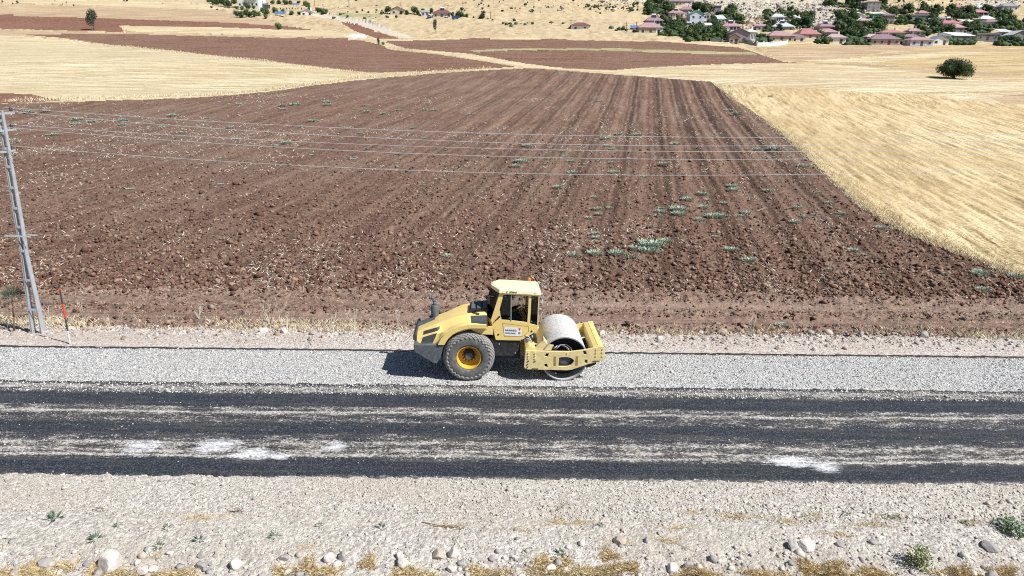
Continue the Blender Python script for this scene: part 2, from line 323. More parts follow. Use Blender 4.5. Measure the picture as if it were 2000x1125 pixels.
def stubble(name, base, hi, lo, rot=0, sc=1.0, bs=1.0, tint=(0.40, 0.27, 0.11), arc=None):
    t = NT(name); a = t.noise(1.6*sc, 6, 0.75, t.mapped(rot, (1, 0.045, 1))); b = t.noise(5*sc, 5, 0.8); g = t.noise(0.045, 5, 0.65)
    c = t.ramp(t.math('ADD', t.math('MULTIPLY', a, 0.55), t.math('MULTIPLY', b, 0.45)), [(0.38, tuple(x*.6 for x in lo)), (0.475, base), (0.57, tuple(min(.85, x*1.25) for x in hi))])
    c = t.mix(t.ramp(g, [(0.38, 0), (0.62, 0.55)]), c, t.mix(b, tint, base))
    dk = t.noise(0.8*sc, 5, 0.75, t.mapped(rot, (1, 0.02, 1)))
    c = t.mix(t.math('MULTIPLY', t.ramp(dk, [(0.56, 0), (0.64, 1)]), t.ramp(b, [(.4, .8), (.6, .2)])), c, lo)
    lt = t.noise(0.35*sc, 4, 0.7, t.mapped(rot, (1, 0.03, 1))); c = t.mix(t.ramp(lt, [(0.52, 0), (0.66, .6)]), c, hi)
    if arc:
        vm = t.n('ShaderNodeVectorMath'); vm.operation = 'DISTANCE'; t.l(t.pos, vm.inputs[0]); vm.inputs[1].default_value = (arc[0], arc[1], arc[2])
        ww = t.math('SINE', t.math('ADD', t.math('MULTIPLY', vm.outputs['Value'], 2*math.pi/arc[3]), t.math('MULTIPLY', t.noise(.12, 4, .7), 14.0)))
        c = t.mix(t.math('MULTIPLY', t.ramp(t.math('ADD', t.math('MULTIPLY', ww, .5), t.math('MULTIPLY', b, .8)), [(.0, 1), (.30, 0)]), .28), c, lo)
    t.col(c); t.bump(t.math('ADD', a, b), 0.7, 0.06*bs); return t.set(Roughness=1.0)
RA = math.radians(82)
M = {}
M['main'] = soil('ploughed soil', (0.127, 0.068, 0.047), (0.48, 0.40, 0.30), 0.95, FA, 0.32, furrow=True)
M['mid'] = soil('far ploughed soil', (0.145, 0.070, 0.045), (0.46, 0.36, 0.27), 1.0, RA, 0.35, 2, 0.6)
M['red'] = soil('red brown soil', (0.17, 0.075, 0.05), (0.40, 0.32, 0.22), 0.45, RA, 0.3, 2, 0.45)
M['margin'] = soil('trodden soil', (0.21, 0.135, 0.10), (0.52, 0.45, 0.37), 0.9, math.pi/2, 0.35)
M['stub_l'] = stubble('pale stubble', (0.47, 0.40, 0.255), (0.62, 0.55, 0.39), (0.29, 0.225, 0.125), math.radians(78), .8, arc=(-140, -260, 0, 3.6))
M['stub_r'] = stubble('golden stubble', (0.42, 0.32, 0.175), (0.62, 0.51, 0.32), (0.19, 0.13, 0.07), FA, 1.0)  # dark tone carries painted shadows between the pale straw
M['gold'] = stubble('golden slope', (0.38, 0.285, 0.145), (0.52, 0.42, 0.25), (0.20, 0.145, 0.07), math.radians(70), .6)
M['back'] = stubble('back stubble', (0.47, 0.385, 0.235), (0.64, 0.56, 0.40), (0.22, 0.16, 0.09), math.radians(75), .7, arc=(60, 95, 8, 3.2))
M['tan'] = stubble('tan fallow', (0.36, 0.26, 0.16), (0.48, 0.38, 0.25), (0.22, 0.15, 0.09), RA, .6, 1, (0.36, 0.24, 0.16))
M['pale'] = stubble('pale grass', (0.47, 0.39, 0.245), (0.58, 0.50, 0.34), (0.28, 0.21, 0.12), RA, .6)
M['green'] = stubble('green crop', (0.27, 0.26, 0.13), (0.38, 0.35, 0.20), (0.16, 0.15, 0.08), RA, .6, 1, (0.32, 0.28, 0.16))
t = NT('dry hillside'); a = t.noise(0.35, 9, 0.75); b = t.noise(0.03, 5, 0.6, t.mapped(0, (1, 3, 1))); cN = t.noise(1.6, 5, .8)
c = t.ramp(a, [(0.34, (0.20, 0.15, 0.09)), (0.47, (0.44, 0.34, 0.20)), (0.66, (0.62, 0.51, 0.34))])
c = t.mix(t.ramp(b, [(0.42, 0), (0.6, 0.8)]), c, t.mix(cN, (0.38, 0.30, 0.18), (0.56, 0.47, 0.31)))
c = t.mix(t.ramp(cN, [(0.60, 0), (0.68, 0.5)]), c, (0.14, 0.12, 0.06)); t.col(c); t.bump(a, 0.6, 0.6); M['hill'] = t.set(Roughness=1.0)
t = NT('rocky hillside'); a = t.noise(0.5, 9, 0.8); v = t.voro(0.55, t.mapped(0, (1, .5, 1)))
c = t.ramp(a, [(0.36, (0.16, 0.13, 0.09)), (0.47, (0.42, 0.36, 0.26)), (0.6, (0.62, 0.58, 0.50))]); c = t.mix(t.ramp(v, [(0.2, 0.5), (0.5, 0)]), c, (0.62, 0.60, 0.55))
t.col(c); t.bump(a, 0.8, 0.8); M['rocky'] = t.set(Roughness=1.0)
t = NT('white dust track'); a = t.noise(0.8, 6, .7); t.col(t.ramp(a, [(0.3, (0.44, 0.38, 0.30)), (0.7, (0.58, 0.52, 0.44))])); M['track'] = t.m
t = NT('white lime spill'); a = t.noise(0.8, 6, .7); t.col(t.ramp(a, [(0.3, (0.48, 0.50, 0.54)), (0.7, (0.66, 0.69, 0.74))])); M['salt'] = t.m
def dirt(name, lo, mid, hi, straw, sk, sc=1.0):
    t = NT(name); a = t.noise(11*sc, 7, 0.85); v = t.voro(22*sc, None, 'Color'); g = t.noise(0.5, 5, .65, t.mapped(0, (0.35, 1, 1)))
    vv = t.n('ShaderNodeRGBToBW'); t.l(v, vv.inputs[0]); k = t.math('ADD', t.math('MULTIPLY', a, .6), t.math('MULTIPLY', vv.outputs[0], .4))
    c = t.ramp(k, [(0.30, lo), (0.45, mid), (0.66, hi)]); c = t.mix(t.ramp(g, [(0.42, 0), (0.66, sk)]), c, t.mix(a, mid, straw))
    d = t.voro(22*sc); t.col(c); t.bump(t.math('ADD', a, t.math('MULTIPLY', d, -0.6)), 1.0, 0.03); return t.set(Roughness=1.0)
M['fore'] = dirt('pale stony dirt', (0.24, 0.215, 0.19), (0.44, 0.405, 0.36), (0.68, 0.645, 0.59), (0.46, 0.38, 0.27), 0.5)
M['verge'] = dirt('verge of crushed limestone', (0.17, 0.14, 0.12), (0.42, 0.37, 0.33), (0.68, 0.63, 0.58), (0.46, 0.36, 0.28), 0.5)
REGS = [('main_field', R_MAIN, 'main'), ('left_stubble_field', R_STUB_L, 'stub_l'), ('middle_ploughed_field', R_MID, 'mid'), ('far_ploughed_field', R_RC, 'mid'),
        ('right_stubble_field', R_STUB_R, 'stub_r'), ('golden_hill', R_GOLD, 'gold'), ('back_stubble_field', R_BACK, 'back'), ('fallow_field', R_TAN, 'tan'), ('dry_grass_field', R_PALE, 'pale'),
        ('dirt_road', R_TRACK, 'track'), ('lime_spill_ground', R_SALT, 'salt'), ('green_crop_field', R_GREEN, 'green'), ('field_margin_ground', R_MARGIN, 'margin'),
        ('roadside_verge_ground', R_VERGE, 'verge'), ('foreground_ground', R_FORE, 'fore'), ('red_soil_field', R_RED, 'red'), ('rocky_hill', R_ROCKY, 'rocky'), ('hillside', R_HILL, 'hill')]
idx = (np.arange(NR-1)[:, None]*NC+np.arange(NC-1)[None]); quads = np.stack([idx, idx+1, idx+NC+1, idx+NC], -1)
Vall = np.stack([Xg, Yg, ZG], -1).reshape(-1, 3); Rf = REG[:-1, :-1]
keep = ~((Yg[:-1, :-1] > 14.2) & (Yg[:-1, :-1] < 21.2))
for nm, code, mk in REGS:
    q = quads[(Rf == code) & keep].reshape(-1, 4)
    if code == R_VERGE: q = quads[((Rf == code) | ((Yg[:-1, :-1] > 14.1) & (Yg[:-1, :-1] < 16)))].reshape(-1, 4)
    if not len(q): continue
    ids, inv = np.unique(q, return_inverse=True)
    tag(np_mesh(nm, Vall[ids], inv.reshape(-1, 4), [M[mk]]), kind='structure')
# one coarse sheet below and around everything
gx = np.concatenate([np.linspace(-3500, -300, 12)[:-1], np.linspace(-300, 300, 61), np.linspace(300, 3500, 12)[1:]]); gy = np.concatenate([np.arange(-400, 0, 50.), np.arange(0, 60, 4.), np.arange(60, 600, 15.), np.linspace(600, 2400, 10)])
GY, GX = np.meshgrid(gy, gx, indexing='ij'); GZ = hb(GX, GY)-0.45-np.clip((GY-60)/60, 0, 1)*3.0; GZ[GY < 7] += 0.3
ii = (np.arange(len(gy)-1)[:, None]*len(gx)+np.arange(len(gx)-1)[None]); tag(np_mesh('ground', np.stack([GX, GY, GZ], -1).reshape(-1, 3), np.stack([ii, ii+1, ii+len(gx)+1, ii+len(gx)], -1).reshape(-1, 4), [M['hill']]), kind='structure')

# ------------------------------------------------------------------ road
def strip(name, y0, y1, z, m, jit=0.05, rowsn=5, skirt=0.05):
    xs = np.concatenate([np.linspace(-260, -22, 40)[:-1], np.linspace(-22, 22, 1500), np.linspace(22, 260, 40)[1:]])
    e0 = y0+fbm(xs*5, xs*0+y0, 3, 80)*jit*2; e1 = y1+fbm(xs*5, xs*0+y1, 3, 83)*jit*2
    V = [np.stack([xs, e0-.03, xs*0+z-skirt], -1)]
    for k in range(rowsn+1): V.append(np.stack([xs, e0 if k == 0 else (e1 if k == rowsn else xs*0+y0+.12+(y1-y0-.24)*(k-1)/max(1, rowsn-2)), xs*0+z], -1))
    V.append(np.stack([xs, e1+.03, xs*0+z-skirt], -1)); V = np.concatenate(V); n = len(xs)
    i = (np.arange(rowsn+2)[:, None]*n+np.arange(n-1)[None]); q = np.stack([i, i+1, i+n+1, i+n], -1).reshape(-1, 4)
    return tag(np_mesh(name, V, q, [m]), kind='structure')
t = NT('fresh bitumen with loose chippings'); sx = t.n('ShaderNodeSeparateXYZ'); t.l(t.pos, sx.inputs[0]); X_, Y_ = sx.outputs[0], sx.outputs[1]
yy = t.math('DIVIDE', t.math('SUBTRACT', Y_, 13.9), 4.95)
wob = t.math('MULTIPLY', t.math('SUBTRACT', t.noise(0.25, 3, .6, t.mapped(0, (0.5, 0.2, 1))), 0.5), 0.11); yw = t.math('ADD', yy, wob)
cov = t.ramp(yw, [(0.0, 0.44), (0.02, 0.13), (0.13, 0.15), (0.165, 0.34), (0.185, 0.62), (0.205, 0.40), (0.235, 0.50), (0.26, 0.36), (0.31, 0.52), (0.34, 0.33), (0.39, 0.30), (0.43, 0.17), (0.50, 0.19), (0.54, 0.36), (0.60, 0.33), (0.625, 0.40), (0.645, 0.60), (0.665, 0.36), (0.70, 0.44), (0.73, 0.15), (0.85, 0.16), (0.90, 0.40), (0.95, 0.52), (1.0, 0.30)])
covs = t.n('ShaderNodeRGBToBW'); t.l(cov, covs.inputs[0])
stk = t.noise(1.0, 7, 0.78, t.mapped(0, (1.1, 4.2, 1))); gr = t.noise(20, 5, 0.9, t.mapped(0, (0.6, 1, 1)))
k = t.math('ADD', t.math('MULTIPLY', stk, .75), t.math('MULTIPLY', gr, .9)); k = t.math('ADD', k, t.math('MULTIPLY', covs.outputs[0], .55))
chip = t.ramp(t.math('MULTIPLY', k, .8), [(.840, 0), (.888, 1)]); cbw = t.n('ShaderNodeRGBToBW'); t.l(chip, cbw.inputs[0]); chip = cbw.outputs[0]
pal = t.ramp(t.noise(16, 5, .9), [(0.38, (0.14, 0.125, 0.11)), (0.58, (0.60, 0.575, 0.54))])
fin = t.noise(34, 3, .8)
dk = t.ramp(fin, [(0.35, (0.008, 0.011, 0.017)), (0.56, (0.024, 0.029, 0.040)), (0.63, (0.14, 0.15, 0.17))])
warm = t.mix(t.ramp(t.math('ADD', t.noise(1.2, 5, .7, t.mapped(0, (.25, 4, 1))), t.math('MULTIPLY', covs.outputs[0], .4)), [(0.55, 0), (0.75, 0.75)]), dk, t.ramp(fin, [(0.4, (0.045, 0.042, 0.040)), (0.62, (0.12, 0.11, 0.10))]))
c = t.mix(chip, warm, pal)
def ell(cx, cy, rx, ry):
    a = t.math('DIVIDE', t.math('SUBTRACT', X_, cx), rx); b = t.math('DIVIDE', t.math('SUBTRACT', Y_, cy), ry)
    return t.math('SUBTRACT', 1.0, t.math('ADD', t.math('MULTIPLY', a, a), t.math('MULTIPLY', b, b)), True)
pt = None
for (u_, v_, ru, rv) in [(275, 874, 36, 10), (425, 872, 48, 11), (495, 888, 50, 9), (655, 873, 26, 7), (1545, 902, 60, 8), (1615, 912, 36, 8), (545, 893, 22, 4)]:
    p = at(u_, v_); sc_ = depth(p)/FOC; e = ell(p.x, p.y, ru*sc_*1.35, rv*sc_*3.8); pt = e if pt is None else t.math('MAXIMUM', pt, e)
wn = t.noise(2.2, 7, .75, t.mapped(0, (0.55, 2.4, 1))); pw = t.ramp(t.math('ADD', t.math('MULTIPLY', pt, 0.75), t.math('ADD', t.math('MULTIPLY', t.math('SUBTRACT', wn, .5), 2.0), t.math('MULTIPLY', t.math('SUBTRACT', gr, .5), 1.3))), [(0.34, 0), (0.82, 1)]); pw = t.mix(t.math('GREATER_THAN', pt, 0.0), (0, 0, 0), pw)
c = t.mix(pw, c, t.ramp(gr, [(0.4, (0.62, 0.62, 0.64)), (0.6, (0.86, 0.87, 0.90))]))
t.col(c); t.l(t.ramp(chip, [(0, 0.55), (1, 0.95)]), t.b.inputs['Roughness']); t.bump(t.math('ADD', gr, t.math('MULTIPLY', chip, .8)), 0.7, 0.02); t.b.inputs['Specular IOR Level'].default_value = 0.35
M['bitumen'] = t.m
strip('road', 13.93, 18.95, 0.012, M['bitumen'], 0.10)
t = NT('fresh stone chippings'); a = t.voro(30, None, 'Color'); bw = t.n('ShaderNodeRGBToBW'); t.l(a, bw.inputs[0]); n = t.noise(26, 4, .9); g = t.noise(0.5, 4, .6, t.mapped(0, (.3, 1.3, 1)))
k = t.math('ADD', t.math('MULTIPLY', bw.outputs[0], .55), t.math('MULTIPLY', n, .5))
c = t.ramp(k, [(0.30, (0.13, 0.13, 0.13)), (0.44, (0.36, 0.36, 0.355)), (0.62, (0.62, 0.62, 0.61)), (0.75, (0.80, 0.80, 0.79))]); c = t.mix(t.ramp(g, [(0.45, 0), (0.65, .3)]), c, (0.50, 0.47, 0.42))
t.col(c); t.bump(t.math('SUBTRACT', n, t.voro(30)), 1.0, 0.03); M['chip'] = t.m
strip('chippings_lane_road', 18.92, 21.5, 0.035, M['chip'], 0.09)
M['tar'] = basic('tar edge', (0.035, 0.034, 0.034), .8, 0, .4, 9)
strip('tar_edge_road', 21.40, 21.70, 0.016, M['tar'], 0.07, 1)
strip('tar_seam_road', 18.86, 19.02, 0.020, M['tar'], 0.07, 1)
# ------------------------------------------------------------------ scattered natural stuff
def ico_t(n_jit=0.25, seed=0, sub=0):
    bm = bmesh.new(); bmesh.ops.create_icosphere(bm, subdivisions=1+sub, radius=1); rr = np.random.default_rng(seed)
    V = np.array([v.co[:] for v in bm.verts]); V *= (1+rr.uniform(-n_jit, n_jit, (len(V), 1))); Fq = np.array([[v.index for v in f.verts] for f in bm.faces]); bm.free(); return V, Fq
_oct = np.array([(1, 0, 0), (-1, 0, 0), (0, 1, 0), (0, -1, 0), (0, 0, 1), (0, 0, -1)], float); _of = np.array([(0, 2, 4), (2, 1, 4), (1, 3, 4), (3, 0, 4), (2, 0, 5), (1, 2, 5), (3, 1, 5), (0, 3, 5)])
_ICO = [ico_t(.3, s) for s in range(5)]
def scatter_stones(name, P, size, mats, label, cat, lo=True, flat=0.7, sink=0.25):
    n = len(P); Vs, Fs, mi = [], [], []; off = 0
    for var in range(5):
        sel = np.where(np.arange(n) % 5 == var)[0]
        if not len(sel): continue
        if lo: bV = _oct*(1+np.random.default_rng(var).uniform(-.35, .35, (6, 1))); bF = _of
        else: bV, bF = _ICO[var]
        a = RNG.uniform(0, 6.28, len(sel)); ca, sa = np.cos(a), np.sin(a); s = size[sel]; st = RNG.uniform(.75, 1.35, (len(sel), 3)); st[:, 2] *= flat
        b = bV[None]*st[:, None]*s[:, None, None]
        tl = RNG.uniform(-.5, .5, len(sel)); y2 = b[..., 1]*np.cos(tl)[:, None]-b[..., 2]*np.sin(tl)[:, None]; z2 = b[..., 1]*np.sin(tl)[:, None]+b[..., 2]*np.cos(tl)[:, None]
        x = b[..., 0]*ca[:, None]-y2*sa[:, None]; y = b[..., 0]*sa[:, None]+y2*ca[:, None]
        V = np.stack([x+P[sel, 0:1], y+P[sel, 1:2], z2+P[sel, 2:3]+(s*flat*(1-2*sink))[:, None]*.6], -1).reshape(-1, 3)
        Fq = (bF[None]+(np.arange(len(sel))*len(bV))[:, None, None]+off).reshape(-1, 3); off += len(V)
        Vs.append(V); Fs.append(Fq); mi.append(np.repeat(RNG.integers(0, len(mats), len(sel)), len(bF)))
    return tag(np_mesh(name, np.concatenate(Vs), np.concatenate(Fs), mats, mat_idx=np.concatenate(mi)), label, cat, None, 'stuff')
def on_ground(x, y, code=None):
    z, r = gz(x, y); P = np.stack([x, y, z], -1)
    return P[r == code] if code is not None else P
def fan(n, y0, y1, p=1.0, um=0.92):     # random places in the fan of view
    y = y0+(y1-y0)*RNG.random(n)**p; u = RNG.uniform(-um, um, n); return u*y, y
S_P = [basic('limestone pale', (0.58, 0.525, 0.48), .95, 0, .2, 9), basic('limestone warm', (0.43, 0.36, 0.30), .95, 0, .25, 9), basic('limestone grey', (0.31, 0.295, 0.285), .95, 0, .25, 9)]
S_B = [basic('soil clod', (0.115, 0.060, 0.042), 1, 0, .35, 9), basic('dry soil clod', (0.20, 0.125, 0.09), 1, 0, .3, 9)]
DUST = basic('dusty brown stone', (0.30, 0.22, 0.17), .95, 0, .3, 9)
S_W = [basic('weathered chip', (0.62, 0.58, 0.54), .95, 0, .2, 9)]
# clods of the ploughed field
x, y = fan(90000, 28, 85, 1.5); P = on_ground(x, y, R_MAIN); P = P[RNG.random(len(P)) < np.clip(1.6-P[:, 1]/48, .0, 1)*np.clip(.62+.38*np.cos(2*np.pi*(P[:, 0]*FD[1]-P[:, 1]*FD[0])/1.15)+(P[:, 1] < 40)*.3, .1, 1)]
scatter_stones('soil_clods', P, RNG.gamma(1.7, .024, len(P))+.014, S_B+S_B+S_B+[basic('sun dried clod', (0.30, 0.20, 0.15), 1, 0, .3, 9)], 'brown soil clods covering the ploughed field', 'soil', flat=.8)
x, y = fan(14000, 23.9, 28.6); P = on_ground(x, y, R_MARGIN); k = np.abs(P[:, 1]-25.55) > .45*RNG.random(len(P))**.3; P = P[k]; k = (np.abs(P[:, 1]-27.2) > .45) | (RNG.random(len(P)) < .2); P = P[k]
scatter_stones('margin_clods', P, RNG.gamma(1.4, .019, len(P))+.010, S_B+S_B+[DUST], 'soil lumps and small stones along the field margin', 'soil')
x, y = fan(9000, 22.1, 24.3); P = on_ground(x, y); P = P[(RNG.random(len(P)) < np.clip((P[:, 1]-21.9)/1.2, .1, 1))]
scatter_stones('verge_gravel', P, RNG.gamma(1.2, .014, len(P))+.008, S_P+[DUST], 'loose pale stones along the far road verge', 'gravel', lo=False)
x, y = fan(16000, 9.6, 12.9, .8); P = on_ground(x, y); P = P[RNG.random(len(P)) < np.clip((13.2-P[:, 1])/2.6, .12, 1)]
scatter_stones('foreground_gravel', P, RNG.gamma(1.1, .0068, len(P))+.003, S_P+S_W, 'pale gravel strewn over the near verge', 'gravel', lo=False)
x, y = fan(1500, 9.6, 11.7, .8); P = on_ground(x, y); P = P[RNG.random(len(P)) < np.clip((11.6-P[:, 1])/1.2+fbm(P[:, 0]*.7, P[:, 1], 2, 96), .02, .9)]
scatter_stones('verge_stones', P, RNG.gamma(2, .013, len(P))+.018, S_P, 'fist sized stones strewn along the bottom of the near verge', 'stones', lo=False)
x, y = fan(9000, 12.4, 14.0); P = on_ground(x, y); scatter_stones('shoulder_chippings', P, RNG.gamma(2, .005, len(P))+.007, S_P+S_W, 'fine stone chippings on the near shoulder', 'gravel')
# loose chippings on the bitumen and lane
def flat_pts(n, y0, y1, z): y = RNG.uniform(y0, y1, n); x = RNG.uniform(-.95, .95, n)*y; return np.stack([x, y, x*0+z], -1)
scatter_stones('chippings', np.concatenate([flat_pts(16000, 18.95, 21.5, .036), flat_pts(5000, 18.2, 18.95, .013)]), RNG.gamma(3, .004, 21000)+.008, [basic('crushed chip', (.56, .56, .55), .9, 0, .3, 9), basic('dark chip', (.27, .27, .27), .9, 0, .3, 9), S_W[0]], 'loose grey chippings lying on the rolled lane', 'gravel')
P = flat_pts(26000, 14.4, 18.6, .013); kk = np.interp((P[:, 1]-13.9)/4.95, [0, .155, .19, .3, .42, .5, .56, .7, .74, .86, .92, 1], [0, .05, .8, .6, .05, .08, .5, .7, .04, .05, .6, .9]); P = P[RNG.random(len(P)) < kk*np.clip(.4+fbm(P[:, 0]*.5, P[:, 1]*6, 3, 91)*3, .05, 1)]
scatter_stones('scattered_chips', P, RNG.gamma(2, .0033, len(P))+.004, [S_W[0], S_P[0], S_P[1]], 'pale stone chips scattered on the fresh bitumen', 'gravel')

# straw blades, one mesh of narrow leaf quads
def blades(name, P, h, lean, wdt, mats, label, cat, bend=.4):
    n = len(P); a = RNG.uniform(0, 6.28, n); l = RNG.uniform(max(0, lean*2-1.15), lean, n)*h; dx, dy = np.cos(a)*l, np.sin(a)*l; b = RNG.uniform(0, 6.28, n); wx, wy = np.cos(b)*wdt, np.sin(b)*wdt
    z0 = P[:, 2]-.01; hz = np.sqrt(np.maximum(h*h-l*l, (.1*h)**2))
    V = np.stack([np.stack([P[:, 0]-wx, P[:, 1]-wy, z0], -1), np.stack([P[:, 0]+wx, P[:, 1]+wy, z0], -1), np.stack([P[:, 0]+dx*.45+wx*.7, P[:, 1]+dy*.45+wy*.7, z0+hz*.6], -1), np.stack([P[:, 0]+dx, P[:, 1]+dy, z0+hz], -1)], 1).reshape(-1, 3)
    i = np.arange(n)*4; Fq = np.concatenate([np.stack([i, i+1, i+2], -1), np.stack([i, i+2, i+3], -1)]); mi = RNG.integers(0, len(mats), n)
    return tag(np_mesh(name, V, Fq, mats, mat_idx=np.concatenate([mi, mi])), label, cat, None, 'stuff')
G_S = [basic('straw', (0.58, 0.47, 0.27), .9, 0, .25, 3), basic('pale straw', (0.74, 0.64, 0.42), .9, 0, .2, 3), basic('old straw', (0.46, 0.34, 0.18), .9, 0, .25, 3)]
G_W = [basic('bleached stem', (0.66, 0.60, 0.48), .9, 0, .2, 3), basic('bleached grass', (0.58, 0.49, 0.34), .9, 0, .2, 3)]
def patch_pts(lst, n_per):
    out = []
    for (u, v, ru, rv) in lst:
        p = at(u, v); s = depth(p)/FOC; n = int(n_per*ru*rv/100); th = RNG.uniform(0, 6.28, n); r = np.sqrt(RNG.random(n))*(.6+.4*np.sin(th*3+u))
        ey = rv*s*2.0; x = p.x+np.cos(th)*r*ru*s; y = np.maximum(p.y+np.sin(th)*r*ey, 7.8); z, _ = gz(x, y); out.append(np.stack([x, y, z], -1))
    return np.concatenate(out)
bot = [(60, 1118, 75, 16), (130, 1105, 30, 9), (215, 1122, 60, 12), (190, 1112, 25, 10), (600, 1110, 25, 14), (720, 1100, 20, 12), (560, 1120, 40, 10), (640, 1118, 40, 12), (800, 1122, 60, 10), (950, 1122, 60, 10), (1085, 1115, 60, 18), (1060, 1098, 20, 10), (1180, 1118, 70, 14), (1230, 1112, 30, 10), (1620, 1118, 60, 16), (1585, 1110, 35, 14), (1700, 1122, 60, 8), (1490, 1124, 60, 6), (1870, 1120, 60, 8), (1360, 1122, 60, 10), (1960, 1118, 40, 8), (350, 1122, 60, 8), (1190, 1085, 25, 10)]
P = patch_pts(bot, 420); blades('dry_grass', P, RNG.uniform(.05, .15, len(P)), .95, .0032, G_S, 'matted golden dry grass along the bottom of the verge', 'grass')
mid = [(390, 1010, 90, 8), (1090, 1020, 60, 8), (1140, 1020, 50, 7), (1440, 1008, 90, 9), (1540, 1018, 70, 8), (1590, 1005, 50, 7), (1700, 1025, 80, 7), (1740, 1010, 50, 6), (880, 1028, 60, 5), (1010, 1035, 50, 5), (1320, 1030, 60, 6), (1900, 1020, 50, 6), (1210, 1060, 40, 6), (1300, 1055, 60, 6), (600, 1070, 60, 5), (300, 1085, 30, 5), (1640, 1045, 60, 5), (1350, 1000, 40, 5)]
P = patch_pts(mid, 120); blades('trampled_straw', P, RNG.uniform(.04, .12, len(P)), 1.0, .003, G_S+G_W[1:], 'thin flattened straw patches on the stony verge', 'grass')
x, y = fan(60000, 23.5, 25.0); P = on_ground(x, y); dn = fbm(P[:, 0]*.45, P[:, 1]*.6, 3, 95)*2.6+.16+.2*(P[:, 0] < 4)-.1*(P[:, 0] > 6); P = P[RNG.random(len(P)) < np.clip(dn, .02, .9)]
blades('verge_dry_grass', P, RNG.uniform(.06, .26, len(P)), .8, .006, G_W+G_W+[G_S[1]], 'bleached dry grass fringe behind the far verge', 'grass')
x, y = fan(20000, 25.0, 28.5); P = on_ground(x, y); dn = fbm(P[:, 0]*.35, P[:, 1]*1.5, 3, 97)*2+.1; P = P[RNG.random(len(P)) < np.clip(dn, .01, .6)]
blades('margin_straw', P, RNG.uniform(.05, .16, len(P)), .9, .007, G_W, 'pale straw litter on the field margin', 'straw')
x, y = fan(110000, 28, 110, 1.5); P = on_ground(x, y, R_MAIN); S_ = P[:, 0]*FD[1]-P[:, 1]*FD[0]
dn = fbm(S_*.9, P[:, 1]*.10, 3, 98)*2.2+fbm(P[:, 0]*.08, P[:, 1]*.12, 3, 99)*2.4+.16+.9*np.exp(-((P[:, 1]-37.5)/3)**2-((P[:, 0]-7)/7)**2); P = P[RNG.random(len(P)) < np.clip(dn, .02, 1)]
blades('straw_residue', P, RNG.uniform(.08, .22, len(P))*(1+P[:, 1]/80), 1.0, .009+.00016*P[:, 1].mean(), G_W+[S_W[0]], 'pale straw residue lying between the furrows', 'straw')
# straw rim of the stubble along the ploughed field
ed = []
for (a, b) in [((1400, 172), (1500, 242)), ((1500, 242), (1560, 292)), ((1560, 292), (1620, 352)), ((1620, 352), (1680, 404)), ((1680, 404), (1750, 448)), ((1750, 448), (1830, 482)), ((1830, 482), (2000, 548))]:
    A, B = at(*a), at(*b); n = 1500; tt = RNG.random(n); off = RNG.gamma(1.2, .5, n)-.15
    x = A.x+(B.x-A.x)*tt+off; y = A.y+(B.y-A.y)*tt; z, _ = gz(x, y); ed.append(np.stack([x, y, z], -1))
P = np.concatenate(ed); blades('stubble_fringe', P, RNG.uniform(.12, .32, len(P)), .8, .011, G_S[:2]+G_W, 'taller straw fringe where stubble meets the ploughed field', 'grass')
ed = []
L_ = [(0, 200), (200, 196), (400, 188), (520, 178), (600, 167), (700, 155), (850, 142), (960, 135)]
for a, b in zip(L_[:-1], L_[1:]):
    A, B = at(*a), at(*b); n = 600; tt = RNG.random(n); x = A.x+(B.x-A.x)*tt; y = A.y+(B.y-A.y)*tt+RNG.gamma(1.2, 1.0, n); z, _ = gz(x, y); ed.append(np.stack([x, y, z], -1))
L_ = [(120, 78), (230, 91), (400, 108), (560, 126), (720, 143)]
for a, b in zip(L_[:-1], L_[1:]):
    A, B = at(*a), at(*b); n = 600; tt = RNG.random(n); x = A.x+(B.x-A.x)*tt; y = A.y+(B.y-A.y)*tt-RNG.gamma(1.2, 1.0, n); z, _ = gz(x, y); ed.append(np.stack([x, y, z], -1))
P = np.concatenate(ed); blades('far_stubble_fringe', P, RNG.uniform(.2, .5, len(P)), .7, .03, G_S[:2]+G_W[:1], 'straw fringe along the edges of the left stubble field', 'grass')
# hill rocks and scrub
pr = []
for (u0, v0, u1, v1, n) in [(1340, 8, 1700, 60, 2200), (1600, 0, 1850, 30, 200), (1860, 0, 1985, 12, 200), (1150, 0, 1330, 16, 120), (1000, 0, 1200, 30, 60)]:
    for _ in range(n):
        u = RNG.uniform(u0, u1); v = RNG.uniform(v0, v1)
        if v > 62-(1500-u)*.05 and u < 1500: continue
        pr.append(at(u, v)[:])
P = np.array(pr); _, r_ = gz(P[:, 0], P[:, 1]); P = P[np.isin(r_, (R_HILL, R_ROCKY))]; P[:, 2] = gz(P[:, 0], P[:, 1])[0]
scatter_stones('hill_rocks', P, RNG.gamma(1.3, .2, len(P))+.12, [S_P[0], S_P[2], S_P[1]], 'pale rocks strewn over the dry hillside above the village', 'rocks', lo=False)

